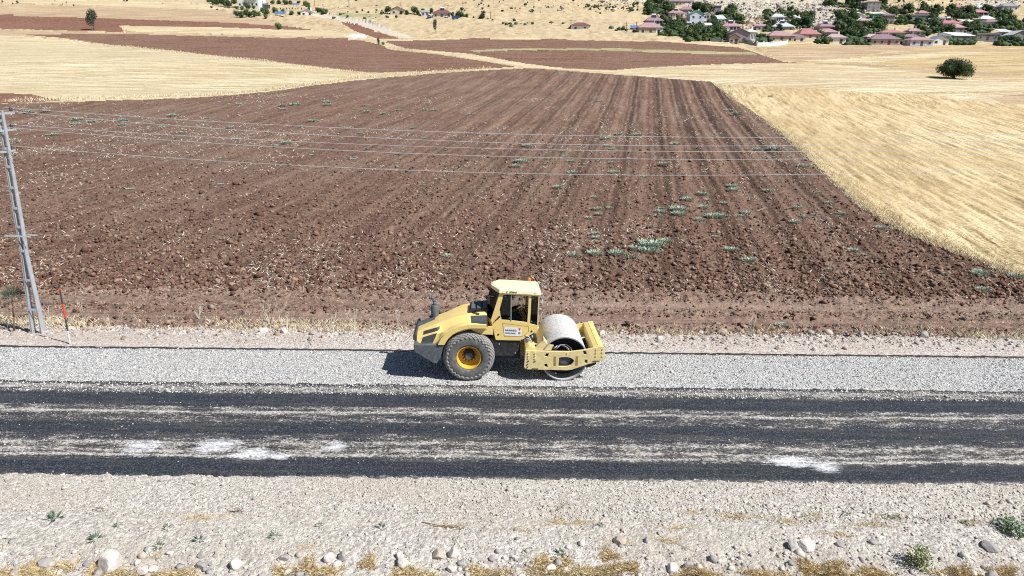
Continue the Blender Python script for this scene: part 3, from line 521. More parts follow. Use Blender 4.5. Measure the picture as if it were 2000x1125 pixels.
# ------------------------------------------------------------------ single rocks
def rock_mesh(seed):
    bm = bmesh.new(); bmesh.ops.create_icosphere(bm, subdivisions=3, radius=1); rr = random.Random(seed)
    pl = [(Vector((rr.uniform(-1, 1), rr.uniform(-1, 1), rr.uniform(-.6, 1))).normalized(), rr.uniform(.55, .9)) for _ in range(9)]
    for v in bm.verts:
        for n_, d_ in pl:
            k = v.co.dot(n_)
            if k > d_: v.co -= n_*(k-d_)*.9
        v.co *= 1+rr.uniform(-.025, .025)
    me = bpy.data.meshes.new('rock'); bm.to_mesh(me); bm.free(); return me
RM = []
for k, mm in enumerate([S_P[0], S_P[1], S_P[2], S_P[0]]*2):
    me = rock_mesh(k); me.materials.append(mm); RM.append(me)
def rock(u, v, rpx, label, var=0, flat=.75, group='rocks lying along the road verges', cat='rock'):
    p = at(u, v); s = depth(p)/FOC*rpx; o = bpy.data.objects.new('rock', RM[var]); COL.objects.link(o)
    o.location = (p.x, p.y, ground_z(p.x, p.y)+s*flat*.45); o.scale = (s*1.05, s*.9, s*flat); o.rotation_euler = (0, 0, random.uniform(0, 6)); return tag(o, label, cat, group)
rock(215, 1108, 25, 'largest pale boulder on the near verge, rounded and wedge topped', 0, .95)
rock(463, 1106, 14, 'smooth rounded pale rock right of the largest boulder', 3, .9)
rock(88, 1106, 15, 'grey angular rock left of the largest boulder', 2, .7)
rock(140, 1096, 10, 'brownish rock just left of the largest boulder', 1, .6)
rock(170, 1104, 9, 'small dark grey rock touching the largest boulder', 2, .6)
rock(280, 1116, 13, 'flat pale rock right of the largest boulder at the bottom edge', 0, .55)
rock(300, 1113, 9, 'white small rock between the boulder and the rounded rock', 3, .7)
rock(392, 1087, 9, 'dark grey rounded rock below the spiky green weeds', 2, .6)
rock(395, 1108, 12, 'grey rock beside the smooth rounded rock', 2, .7)
rock(425, 1082, 5, 'little pinkish rock above the smooth rounded rock', 1, .8)
rock(556, 1092, 10, 'grey flattened rock between the dry grass clumps', 2, .6)
rock(642, 1092, 11, 'tall pale rock beside the dry grass clump', 0, 1.0)
rock(668, 1090, 11, 'grey rock with a shaded face near the dry grass', 2, .9)
rock(787, 1104, 14, 'pale rock with a dark shaded side at the bottom edge', 0, .8)
rock(782, 1088, 9, 'pale rock leaning behind the shaded one', 3, 1.0)
rock(856, 1086, 14, 'pinkish block shaped rock beside the white pointed one', 1, .7)
rock(886, 1084, 11, 'white pointed rock right of the pinkish block', 3, 1.0)
rock(882, 1114, 9, 'pale rock at the bottom edge below the pinkish block', 0, .8)
rock(960, 1094, 7, 'small grey rock in the middle of the verge', 2, .8)
rock(985, 1090, 6, 'small white rock in the middle of the verge', 3, .8)
rock(1005, 1090, 6, 'pale egg shaped rock in the middle of the verge', 0, .8)
rock(1075, 1112, 11, 'pale rock half hidden in golden dry grass', 0, .7)
rock(1210, 1058, 14, 'flat warm pale rock lying above the dry grass', 1, .55)
rock(1262, 1058, 8, 'small grey rock right of the flat warm one', 2, .7)
rock(1312, 1112, 13, 'pale rock at the bottom edge left of the dark tuft', 0, .7)
rock(1344, 1108, 10, 'dark grey rock beneath the dark leafy tuft', 2, .8)
rock(1374, 1108, 9, 'reddish grey rock left of the golden grass mound', 1, .8)
rock(1545, 1068, 11, 'dark grey rock beside the flat white slab', 2, .6)
rock(1575, 1066, 20, 'flat white slab of rock in the stony verge', 0, .35)
rock(1640, 1064, 9, 'dark grey rock right of the flat white slab', 2, .6)
rock(1705, 1060, 9, 'dark grey rock left of the leafy yellow green bush', 2, .6)
rock(1930, 1070, 18, 'broad flat grey rock right of the leafy bush', 2, .4)
rock(1930, 985, 6, 'brown stone lying alone near the road edge', 1, .8)
rock(1955, 982, 5, 'small brown stone beside another near the road edge', 1, .8)
rock(515, 650, 9, 'pale rock on the far verge left of the roller', 0, .8)
rock(556, 652, 8, 'white rock on the far verge near dry weeds', 3, .9)
rock(612, 655, 8, 'grey rock on the far verge near dry weeds', 2, .8)
rock(605, 664, 6, 'dark stone below the grey rock on the far verge', 2, .8)
rock(1412, 654, 11, 'pale orange rock on the far verge right of the roller', 1, .7)
rock(1618, 652, 10, 'pale pinkish rock on the far verge beside dry grass', 1, .7)
rock(1590, 684, 6, 'white rock at the edge of the far lane', 3, .8)
rock(1520, 682, 6, 'warm pale rock at the edge of the far lane', 1, .8)
rock(1175, 655, 8, 'white rock seen past the front beam of the roller', 3, .8)
rock(1805, 660, 11, 'grey rock mound on the far verge at right', 2, .8)
rock(1680, 657, 9, 'dark grey stone on the far verge at right', 2, .7)

# ------------------------------------------------------------------ plants
GRN = [basic('grey green leaf', (0.28, 0.36, 0.28), .8, 0, .25, 5), basic('pale grey green leaf', (0.42, 0.48, 0.38), .8, 0, .2, 5)]
DGR = [basic('blue green leaf', (0.075, 0.14, 0.10), .7, 0, .3, 5), basic('green leaf', (0.10, 0.16, 0.09), .7, 0, .3, 5)]
YGR = [basic('bush leaf', (0.13, 0.17, 0.05), .7, 0, .3, 5), basic('yellow bush leaf', (0.33, 0.34, 0.08), .7, 0, .3, 5), basic('deep bush leaf', (0.05, 0.08, 0.035), .7, 0, .3, 5)]
def leafq(mb, p, d, n_, l, w_):
    d = Vector(d).normalized(); s = d.cross(Vector(n_)).normalized()*w_; p = Vector(p)
    mb.add([p, p+d*l*.5-s, p+d*l, p+d*l*.5+s], [(0, 1, 2, 3)])
def tuft_mesh(name, seed, nleaf, l, w_, spread, up, mats, core=.3):
    rr = random.Random(seed); mb = MB()
    for i in range(nleaf):
        a = rr.uniform(0, 6.28); r = core*math.sqrt(rr.random()); e = rr.uniform(*up); p = (math.cos(a)*r, math.sin(a)*r, rr.uniform(0, .15*spread)); a2 = a+rr.uniform(-.6, .6)
        leafq(mb, p, (math.cos(a2)*math.cos(e), math.sin(a2)*math.cos(e), math.sin(e)), (rr.uniform(-.4, .4), rr.uniform(-.4, .4), 1), l*rr.uniform(.6, 1.1), w_)
    me = mb.mesh(name, mats); me.polygons.foreach_set('material_index', [rr.randrange(len(mats)) for _ in me.polygons]); return me
WM = [tuft_mesh('weed_clump', s, 230, .40, .036, 1, (.1, 1.3), GRN, .68) for s in range(4)]
SM = [tuft_mesh('spiky_weed', s+9, 34, .95, .055, .3, (.1, 1.1), DGR, .12) for s in range(4)]
def plant(name, me, u, v, rpx, label, cat, group, hs=1.0):
    p = at(u, v); s = depth(p)/FOC*rpx; o = bpy.data.objects.new(name, me); COL.objects.link(o); o.location = (p.x, p.y, ground_z(p.x, p.y)-.02)
    o.scale = (s, s, s*hs); o.rotation_euler = (0, 0, random.uniform(0, 6)); return tag(o, label, cat, group)
field_w = [(110, 262, 11), (95, 262, 7), (150, 232, 13), (150, 240, 11), (242, 234, 12), (240, 243, 9), (320, 246, 10), (338, 224, 12), (25, 252, 12), (25, 272, 12), (55, 219, 12), (90, 216, 9), (180, 237, 10), (200, 233, 5), (255, 368, 8), (432, 358, 8), (432, 307, 6),
 (450, 248, 9), (462, 270, 12), (405, 229, 6), (356, 258, 8), (466, 202, 8), (520, 230, 5), (552, 205, 9), (578, 203, 12), (555, 212, 8), (640, 198, 10), (640, 204, 10), (610, 236, 10), (618, 235, 8), (712, 205, 8), (716, 218, 10), (750, 220, 8), (684, 249, 8), (703, 257, 7), (780, 214, 7), (830, 214, 8), (850, 214, 8), (918, 222, 6),
 (808, 248, 7), (560, 279, 13), (540, 283, 8), (590, 246, 8), (495, 261, 6), (524, 256, 8), (778, 300, 9), (776, 318, 6), (828, 358, 6), (690, 310, 8), (608, 300, 6), (730, 268, 5), (935, 262, 6), (875, 498, 12), (830, 268, 6),
 (1030, 285, 9), (1018, 315, 12), (1008, 325, 9), (1185, 271, 8), (1186, 284, 8), (1196, 289, 6), (1245, 263, 9), (1208, 260, 7), (1100, 295, 7), (1104, 305, 6), (1117, 313, 7), (1118, 335, 9), (1200, 334, 9), (1298, 320, 10), (1320, 282, 9), (1170, 197, 5), (1230, 309, 6), (1090, 365, 9), (1160, 383, 7), (1195, 315, 6), (1257, 343, 6),
 (1343, 390, 11), (1370, 377, 9), (1378, 377, 6), (1425, 213, 8), (1440, 222, 9), (1430, 364, 9), (1432, 372, 10), (1500, 373, 9), (1414, 397, 7), (1382, 389, 6), (1375, 404, 9), (1324, 410, 15), (1326, 418, 12), (1290, 412, 10), (1286, 420, 8), (1365, 427, 10), (1392, 421, 14), (1412, 421, 10), (1457, 416, 9),
 (1168, 406, 9), (1155, 405, 7), (1150, 424, 7), (1190, 405, 6), (1170, 417, 7), (1162, 456, 8), (1165, 464, 8), (1118, 498, 12), (1160, 495, 14), (1204, 495, 14), (1236, 500, 12), (1240, 486, 10), (1272, 480, 22), (1268, 490, 16), (1300, 471, 11), (1258, 472, 10), (1428, 486, 12), (1463, 508, 13), (1553, 433, 11), (1570, 422, 9), (1558, 406, 9), (1590, 416, 6), (1643, 416, 9), (1618, 396, 7), (1598, 374, 6), (1720, 444, 11), (1668, 488, 11),
 (1512, 291, 12), (1536, 292, 8), (1568, 325, 11), (1690, 496, 6), (1915, 535, 14), (1912, 530, 10), (1985, 540, 14), (1940, 522, 9), (1920, 566, 10), (1842, 533, 8), (1725, 531, 5), (1400, 461, 7), (1620, 525, 6), (1758, 507, 5), (1528, 634, 11), (1290, 404, 6), (1448, 420, 6), (1480, 290, 8), (1505, 186, 4)]
zones = [(420, 300, 'in the upper left of the ploughed field'), (420, 999, 'left on the ploughed field above the post'), (960, 300, 'in the far middle of the ploughed field'), (960, 999, 'in the ploughed field above the roller hood'), (1240, 330, 'between the far furrows and the cables'),
         (1240, 999, 'in the near furrows right of the cab'), (1480, 350, 'under the cables by the right furrows'), (1480, 460, 'in the straw strewn furrows above the drum'), (1480, 999, 'at the near right of the ploughed field'), (2100, 999, 'by the stubble edge of the ploughed field')]
for i, (u, v, r) in enumerate(field_w):
    z_ = next(z for z in zones if u < z[0] and v < z[1])[2]; sz = 'small' if r < 7 else ('medium sized' if r < 10 else ('large' if r < 14 else 'largest'))
    plant('weed_clump', WM[i % 4], u, v+3, r*(1.55 if u > 1000 else 1.1), '%s grey green weed clump %s' % (sz, z_), 'weed', 'weed clumps '+z_+', '+sz, 1.0)
spk = [(107, 1012, 22, 'broad spiky green weed left on the stony verge'), (185, 1052, 20, 'tall spiky green weed above the largest boulder'), (388, 1056, 17, 'spiky green weed right of the boulder'), (310, 1066, 15, 'low spiky green weed just right of the boulder'), (325, 1030, 13, 'flat dark green weed below the yellow straw'),
 (230, 1026, 11, 'faint green weed left of the yellow straw'), (145, 1024, 6, 'tiny weed between two spiky ones at left'), (535, 1048, 17, 'dense spiky green weed in the left middle of the verge'), (622, 1026, 11, 'small spiky weed right of the dense one'), (495, 1015, 5, 'tiny dark weed near the straw heap'), (745, 1030, 15, 'compact bright green weed below the roller'), (957, 1021, 9, 'small green weed in the verge below the cab'),
 (1095, 1078, 15, 'upright spiky weed above the golden grass'), (1167, 1028, 11, 'green weed beneath a thin bare stem'), (1188, 1068, 8, 'faded spiky weed right of the upright one'), (1570, 1010, 9, 'small green weed beside the long fallen stalk'), (1655, 1004, 9, 'green weed behind the fallen stalk'), (1705, 996, 7, 'tiny green weed in the far straw at right'), (1730, 1008, 12, 'left of a pair of green weeds in yellow straw'), (1752, 1011, 12, 'right of a pair of green weeds in yellow straw'),
 (1795, 1011, 10, 'green weed right of the paired weeds'), (1692, 1006, 5, 'tiny dark sprig left of the paired weeds'), (1705, 1022, 9, 'green weed below the paired weeds'), (1885, 1022, 13, 'dark green weed left of the leafy bush at the edge'), (1632, 1030, 7, 'small weed among pebbles at right'), (1552, 1002, 6, 'tiny weed left of the fallen stalk'), (1342, 1095, 10, 'dark leafy tuft above a grey rock')]
for i, (u, v, r, lb) in enumerate(spk): plant('spiky_weed', SM[i % 4], u, v, r*1.1, lb, 'weed', 'spiky green weeds on the near verge', .8)
def bush(u, v, rpx, hpx, label, seed, mats=YGR, n=620, lf=.10):
    rr = random.Random(seed); p = at(u, v); s = depth(p)/FOC; R_, H_ = rpx*s, hpx*s*1.15
    root = empty('bush', (p.x, p.y, ground_z(p.x, p.y)-.02), 0, label, 'bush'); mb = MB()
    for i in range(n):
        a = rr.uniform(0, 6.28); e = rr.random()**.6; r = R_*(.35+.65*e)*math.sqrt(rr.random()); z = H_*rr.random()*(1-.45*(r/R_)**2)
        leafq(mb, (r*math.cos(a), r*math.sin(a), z), (rr.uniform(-1, 1), rr.uniform(-1, 1), rr.uniform(-.3, 1)), (rr.uniform(-1, 1), rr.uniform(-1, 1), 1), lf*R_*2*rr.uniform(.6, 1.2), lf*R_*.5)
    o = mb.build('foliage', mats, root); o.data.polygons.foreach_set('material_index', [rr.choice([0, 0, 1, 2]) % len(mats) for _ in o.data.polygons])
    sb = MB()
    for i in range(14):
        a = rr.uniform(0, 6.28); sb.cyl((0, 0, 0), (math.cos(a)*R_*.7, math.sin(a)*R_*.7, H_*rr.uniform(.4, .9)), .006, 4, .002)
    sb.build('stem', G_S[2], root); return root
bush(1793, 1106, 27, 40, 'leafy yellow green bush at the bottom of the near verge', 1)
bush(1978, 1036, 34, 20, 'low pale green bush at the far right of the near verge', 2, [GRN[0], YGR[0], GRN[1]])
# dead stalks
def stalks(u, v, hpx, label, seed, n=7, mat=None, spread=.5, cat='dry weed', grp=None):
    rr = random.Random(seed); p = at(u, v); H_ = hpx*depth(p)/FOC*1.06; mb = MB()
    for i in range(n):
        a = rr.uniform(0, 6.28); q = Vector((rr.uniform(-.05, .05), rr.uniform(-.05, .05), 0)); d = Vector((math.cos(a)*spread*rr.random(), math.sin(a)*spread*rr.random(), 1)).normalized(); L = H_*rr.uniform(.65, 1)
        mid_ = q+d*L*.5; d2 = (d+Vector((rr.uniform(-.25, .25), rr.uniform(-.25, .25), 0))).normalized(); e_ = mid_+d2*L*.5; mb.tube([q, mid_, e_], [.008, .006, .003], 4)
        for k in range(5):
            b = mid_+(e_-mid_)*rr.random(); c_ = b+Vector((rr.uniform(-.6, .6), rr.uniform(-.6, .6), rr.uniform(.2, 1))).normalized()*L*rr.uniform(.12, .3); mb.cyl(b, c_, .004, 4, .002)
    o = mb.build('dry_weed', mat or G_W[0]); o.location = (p.x, p.y, ground_z(p.x, p.y)); return tag(o, label, cat, grp)
for i, (u, v, h, lb) in enumerate([(778, 648, 56, 'tall bleached thistle stalk just left of the roller hood'), (692, 650, 50, 'bleached dry stalk right of the tall grass clump'), (527, 640, 60, 'broad pale dry weed on the far verge, the fullest one'), (388, 622, 32, 'thin pale dry weed left of the fullest dry weed'),
  (650, 652, 42, 'short dry stalks between taller ones left of the roller'), (735, 652, 36, 'dry stalks next to the tall thistle'), (560, 652, 34, 'short pale weed right of the fullest dry weed'), (1466, 656, 44, 'single white bare stalk right of the roller drum'), (1700, 650, 50, 'wispy pale weed on the far verge at right'), (1755, 648, 40, 'wispy pale stalks right of another pale weed'),
  (1975, 625, 42, 'pale dry weed in the margin at the right edge'), (215, 640, 30, 'dry weed on the far verge right of the striped post'), (100, 640, 38, 'dry weed between the lattice pole and the striped post'), (160, 610, 26, 'faded dry weed on the margin right of the striped post'), (1160, 600, 30, 'faded dry weed in the margin behind the drum')]):
    stalks(u, v, h, lb, i, 9 if 'full' in lb else 5, None, .75 if 'full' in lb else .35, grp='dry weeds on the far verge')
def stick(u, v, u2, v2, lift, label, mat, th=.006, br=3, seed=0):
    a = at(u, v); b = at(u2, v2); rr = random.Random(seed); mb = MB(); a = Vector((a.x, a.y, ground_z(a.x, a.y)+.01)); b = Vector((b.x, b.y, ground_z(b.x, b.y)+lift))
    pts = [a+(b-a)*k/5+Vector((rr.uniform(-.02, .02), rr.uniform(-.02, .02), rr.uniform(0, .015))) for k in range(6)]; mb.tube(pts, [th*(1-.12*k) for k in range(6)], 5)
    for k in range(br):
        p = pts[rr.randrange(2, 6)]; mb.cyl(p, p+Vector((rr.uniform(-.15, .15), rr.uniform(-.1, .1), rr.uniform(.02, .12))), th*.6, 4, th*.3)
    return tag(mb.build('dry_twig', mat), label, 'twig', 'dry twigs on the near verge')
BRK = basic('dry bark', (0.17, 0.11, 0.07), .9, 0, .3, 8)
stick(880, 1080, 905, 1040, .10, 'brown twig standing by the white pointed rock', BRK, .007, 2, 1); stick(822, 1022, 902, 1036, .04, 'brown brushwood lying above the pinkish rock', BRK, .010, 9, 2); stick(845, 1028, 910, 1030, .05, 'second brown brushwood piece above the pinkish rock', G_S[2], .008, 9, 12)
stick(1172, 1022, 1188, 980, .22, 'thin bare stem rising from the verge below the drum', BRK, .005, 3, 3); stick(1640, 1010, 1670, 985, .12, 'long fallen stalk pointing up right', BRK, .006, 2, 4); stick(448, 1000, 478, 1002, .05, 'curled brown twig by the yellow straw', BRK, .010, 7, 5)
stick(180, 995, 205, 1000, .12, 'dark branching twig left of the yellow straw', BRK, .006, 9, 6); stick(900, 995, 908, 985, .12, 'dark little twig below the rear wheel', BRK, .006, 6, 7); stick(1085, 998, 1110, 992, .12, 'dark scrubby twig below the roller drum', BRK, .006, 12, 8); stick(375, 945, 385, 949, .03, 'small bent twig on the fine shoulder', BRK, .008, 1, 9)
stick(5, 1054, 32, 1053, .01, 'short dark stick lying at the left edge', BRK, .008, 0, 10); stick(790, 1080, 800, 1094, .04, 'reddish twig between two pale rocks', BRK, .008, 1, 11); stick(1315, 1060, 1385, 1092, .02, 'long straw brown stalk lying diagonally', G_S[2], .004, 3, 13)

# ------------------------------------------------------------------ sapling, striped post, lattice pole, cables
p = at(27, 648); sp = empty('sapling', (p.x, p.y, ground_z(p.x, p.y)-.05), 0, 'young pine sapling with a small round crown left of the lattice pole', 'tree')
sc_ = depth(p)/FOC; Hs = 86*sc_
MB().tube([(0, 0, 0), (.02, 0, Hs*.4), (-.01, 0, Hs*.75), (.0, 0, Hs*.9)], [.035, .03, .025, .018], 7).build('trunk', BRK, sp, True)
mb = MB(); rr = random.Random(3)
for i in range(1100):
    d = Vector((rr.gauss(0, 1), rr.gauss(0, 1), rr.gauss(0, .75))).normalized()*rr.random()**.4; q = Vector((d.x*.31, d.y*.31, Hs*.93+d.z*.30)); leafq(mb, q, (d+Vector((0, 0, .6))), (rr.uniform(-1, 1), rr.uniform(-1, 1), rr.uniform(-1, 1)), .10, .006)
sp.rotation_euler = (0, .15, 0)
mb.build('crown', [basic('pine needle', (0.07, 0.11, 0.075), .8, 0, .3, 6)], sp)
# striped marker post
p = at(137, 671); mp = empty('marker_post', (p.x, p.y, 0.0), 0, 'slim snow marker post striped red, black and white on the verge', 'marker post'); Hm = 2.15
cols = [('white', (0.75, 0.74, 0.72), 0, .47), ('black', (0.05, 0.055, 0.06), .47, .93), ('red', (0.62, 0.06, 0.03), .93, 1.45), ('black', (0.05, 0.055, 0.06), 1.45, 1.93), ('red', (0.55, 0.05, 0.04), 1.93, 2.02), ('black', (0.04, 0.04, 0.05), 2.02, 2.15)]
mts = {}
for nm_, c_, a_, b_ in cols:
    if nm_ not in mts: mts[nm_] = basic('post '+nm_, c_, .5, 0, .12, 20)
    o = MB().cyl((0, 0, a_), (0, 0, b_), 0.027, 12).build(nm_+'_band', mts[nm_], mp, True); o.data.set_sharp_from_angle(angle=.6)
# steel lattice pole
GAL = basic('galvanised steel', (0.46, 0.49, 0.53), .5, .3, .12, 5, .5); PORC = basic('porcelain', (0.05, 0.045, 0.045), .25, 0, .1, 5, .5); ALU = basic('plate metal', (0.62, 0.65, 0.68), .4, .5, .1, 5, .5)
base = at(75, 650); pole = empty('power_pole', (base.x, base.y, ground_z(base.x, base.y)-.05), 0, 'grey steel lattice power pole at the left edge with small crossarms', 'power pole')
HP = 7.8; pole.rotation_euler = (0, .030, 0)
def half(z):   # half spacing of the two channels (seen side) and (depth)
    return float(np.interp(z, [0, .95, 2.9, 4.0, HP], [.17, .15, .055, .075, .06])), float(np.interp(z, [0, HP], [.11, .05]))
def channel(sx, name):
    mb = MB(); zs = [0, .95, 2.9, 4.0, HP]
    for a_, b_ in zip(zs[:-1], zs[1:]):
        xa, ya = half(a_); xb, yb = half(b_); xa *= sx; xb *= sx
        for (dx0, dx1, dy0, dy1) in ((-.012, .012, -1, 1), (-.012 if sx > 0 else -.032, .032 if sx > 0 else .012, -1, -.82), (-.012 if sx > 0 else -.032, .032 if sx > 0 else .012, .82, 1)):
            mb.add([(xa+dx0, ya*dy0, a_), (xa+dx1, ya*dy0, a_), (xa+dx1, ya*dy1, a_), (xa+dx0, ya*dy1, a_), (xb+dx0, yb*dy0, b_), (xb+dx1, yb*dy0, b_), (xb+dx1, yb*dy1, b_), (xb+dx0, yb*dy1, b_)],
                   [(0, 3, 2, 1), (4, 5, 6, 7), (0, 1, 5, 4), (1, 2, 6, 5), (2, 3, 7, 6), (3, 0, 4, 7)])
    return mb.build(name, GAL, pole)
channel(-1, 'channel'); channel(1, 'channel')
for z in [.95, 2.05, 3.1, 3.95, 4.6, 5.3, 6.0, 6.6, 7.1, 7.5]:
    x_, y_ = half(z)
    MB().box(-x_+.014, x_-.014, -y_-.012, -y_+.004, z-.045, z+.045).build('batten', GAL, pole); MB().box(-x_+.014, x_-.014, y_-.004, y_+.012, z-.045, z+.045).build('batten', GAL, pole)
for z in [1.45, 2.6, 5.0, 6.3]:
    x_, y_ = half(z); MB().cyl((-x_+.02, 0, z), (x_-.02, 0, z+.16), .012, 5).build('rung', GAL, pole)
MB().box(-.45, .42, -.19, -.16, 3.62, 3.67).box(-.45, .42, .16, .19, 3.60, 3.64).build('climbing_guard', ALU, pole)
POLEX, POLEY = base.x, base.y
def arm(z, y0, y1, ys):
    a = MB().box(-.05, .05, y0, y1, z-.03, z+.03).build('crossarm', GAL, pole)
    for yy_ in ys: MB().lathe([(.0, .03), (.03, .03), (.06, .07), (.035, .10), (.06, .14), (.03, .18), (0, .19)], 10, (0, yy_, z), 'z').build('insulator', PORC, a, True)
# cables fitted through surveyed points at a constant distance each
cab_pts = [(8.62, [(1000, 262), (1500, 268), (2000, 262)], .45), (8.62, [(1000, 280), (1500, 284), (2000, 273)], -.45), (8.0, [(1000, 291), (1500, 296), (2000, 288)], .3), (7.75, [(1000, 306), (1500, 311), (2000, 300)], -.3), (7.0, [(1000, 338), (1500, 342), (2000, 328)], .15)]
CBL = basic('aluminium cable', (0.55, 0.60, 0.66), .5, .3, .1, 5, .4)
for z, dy in ((8.60, None), (8.0, None), (7.3, None)): pass
a1 = [.5, -.5]
arm(HP-.08, -.6, .6, (.5, -.5)); arm(HP-.62, -.55, .55, (.4, -.4)); arm(HP-1.3, -.35, .35, (.2,))
names = ['topmost of the five overhead cables crossing the field', 'second from the top of the five overhead cables', 'middle one of the five overhead cables', 'fourth from the top of the five overhead cables', 'lowest of the five overhead cables crossing the field']
ends = [(HP+.1, .5), (HP+.1, -.5), (HP-.44, .4), (HP-.44, -.4), (HP-1.12, .2)]
for (zt, pts, dy), (ze, ye), lb in zip(cab_pts, ends, names):
    Yc = POLEY+ye; xs, zs = [POLEX], [ze+pole.location.z]
    for (u, v) in pts:
        d = _f*FOC+_r*(u-1000)-_u*(v-562.5); t_ = (Yc-0)/d[1]; xs.append(d[0]*t_); zs.append(CAM_H+d[2]*t_)
    wt = np.array([3, 1, 1, 1]); co = np.polyfit(xs, zs, 2, w=wt); X1 = 46
    pp = [(x_, Yc, float(np.polyval(co, x_))) for x_ in np.linspace(POLEX, X1, 70)]
    dz = ze+pole.location.z-pp[0][2]; pp = [(x_, y_, z_+dz*max(0, 1-(x_-POLEX)/14)**2) for x_, y_, z_ in pp]
    o = MB().tube(pp, .0068, 5).build('overhead_cable', CBL); tag(o, lb, 'cable', 'overhead cables running along the road')
# ------------------------------------------------------------------ road roller
YEL = basic('weathered yellow paint', (0.80, 0.61, 0.22), .40, 0, .05, 2.2, .45, .22)
YEL2 = basic('dusty scratched yellow paint', (0.76, 0.62, 0.29), .5, 0, .08, 4, .35, .75)
YELR = basic('sunlit yellow paint', (0.85, 0.76, 0.48), .40, 0, .03, 2, .45, .1)  # roof copy of the yellow, with the sun on its top painted in
ORY = basic('orange yellow rim paint', (0.74, 0.44, 0.05), .45, 0, .08, 5, .45, .15)
BLK = basic('black machine parts', (0.022, 0.024, 0.028), .6, 0, .3, 5, .35, .12)
DRK = basic('dark interior', (0.028, 0.028, 0.03), .8, 0, .2, 4, .3)
SLT = basic('dusty slate steel', (0.085, 0.105, 0.125), .55, .1, .25, 4, .35, .35)
GRL = basic('grey grille mesh', (0.055, 0.062, 0.070), .6, .2, .3, 14, .35, .15)
RUB = basic('dusty tyre rubber', (0.115, 0.118, 0.122), .85, 0, .18, 4, .25, .45)
RUBL = basic('pale dusty tread rubber', (0.24, 0.24, 0.235), .9, 0, .25, 7, .25, .5)
STL = basic('grey steel', (0.33, 0.35, 0.37), .45, .4, .15, 5, .5)
HOS = basic('pale hydraulic hose', (0.50, 0.50, 0.50), .5, 0, .2, 6, .4); BHO = basic('black hose', (0.03, 0.03, 0.03), .5, 0, .2, 6, .4)
WHT = basic('white sticker', (0.78, 0.78, 0.80), .5, 0, .03, 6); INK = basic('dark print', (0.07, 0.08, 0.10), .6, 0, .1, 6); REDP = basic('red print', (0.60, 0.03, 0.05), .6, 0, .1, 6); GOLDP = basic('bronze print', (0.30, 0.27, 0.19), .6, 0, .3, 30); BLUP = basic('grey blue print', (0.42, 0.50, 0.58), .6, 0, .1, 6)
SEAM = basic('panel seam', (0.33, 0.24, 0.07), .7, 0, .1, 6); LMP = basic('lamp glass', (0.55, 0.57, 0.60), .2, .2, .1, 6, .5); ORG = basic('orange beacon plastic', (0.80, 0.14, 0.02), .25, 0, .1, 6, .5)
t = NT('dusty drum steel').objco(); a = t.noise(14, 8, .8); b = t.noise(3.0, 5, .7, t.mapped(0, (1, .25, 1))); n3 = t.noise(45, 3, .8)
c = t.ramp(a, [(0.36, (0.25, 0.24, 0.24)), (0.47, (0.52, 0.51, 0.50)), (0.62, (0.66, 0.655, 0.65))]); c = t.mix(t.ramp(b, [(0.4, 0), (.7, .45)]), c, (0.50, 0.47, 0.43)); c = t.mix(t.ramp(n3, [(.60, 0), (.68, .8)]), c, (0.12, 0.12, 0.12)); c = t.mix(t.ramp(n3, [(.30, .7), (.38, 0)]), c, (0.82, 0.81, 0.80))
t.col(c); t.bump(a, .3, .01); DRUM = t.set(Roughness=0.75)
def glass(name, tint, alpha):
    t = NT(name); g = t.n('ShaderNodeBsdfGlossy'); g.inputs['Roughness'].default_value = .03; g.inputs['Color'].default_value = (.8, .85, .88, 1)
    tr = t.n('ShaderNodeBsdfTransparent'); tr.inputs['Color'].default_value = (*tint, 1); fr = t.n('ShaderNodeFresnel'); fr.inputs[0].default_value = 1.5; mx = t.n('ShaderNodeMixShader')
    t.l(fr.outputs[0], mx.inputs[0]); t.l(tr.outputs[0], mx.inputs[1]); t.l(g.outputs[0], mx.inputs[2]); t.l(mx.outputs[0], t.out.inputs[0]); return t.m
GLT = glass('tinted cab glass', (.13, .14, .14), 1); GLC = glass('clear cab glass', (.82, .86, .86), 1); GLD = glass('dark rear glass', (.06, .065, .07), 1)
RX, RY, RYAW = 0.2, 20.28, math.radians(2.5)
roller = empty('road_roller', (RX, RY, 0.045), RYAW, 'yellow single drum road roller parked on the chippings lane', 'road roller')
R_ = roller
def tx(body, size, loc, m, name, parent, rx=math.pi/2, ext=.002, sx=1.0):
    cu = bpy.data.curves.new(name, 'FONT'); cu.body = body; cu.size = size; cu.extrude = ext; cu.align_x = 'LEFT'; cu.offset = size*.02
    tmp = bpy.data.objects.new('tmp', cu); COL.objects.link(tmp); dg = bpy.context.evaluated_depsgraph_get(); me = bpy.data.meshes.new_from_object(tmp.evaluated_get(dg)); bpy.data.objects.remove(tmp)
    me.materials.clear(); me.materials.append(m); o = bpy.data.objects.new(name, me); COL.objects.link(o); o.parent = parent; o.location = loc; o.rotation_euler = (rx, 0, 0); o.scale = (sx, 1, 1); return o
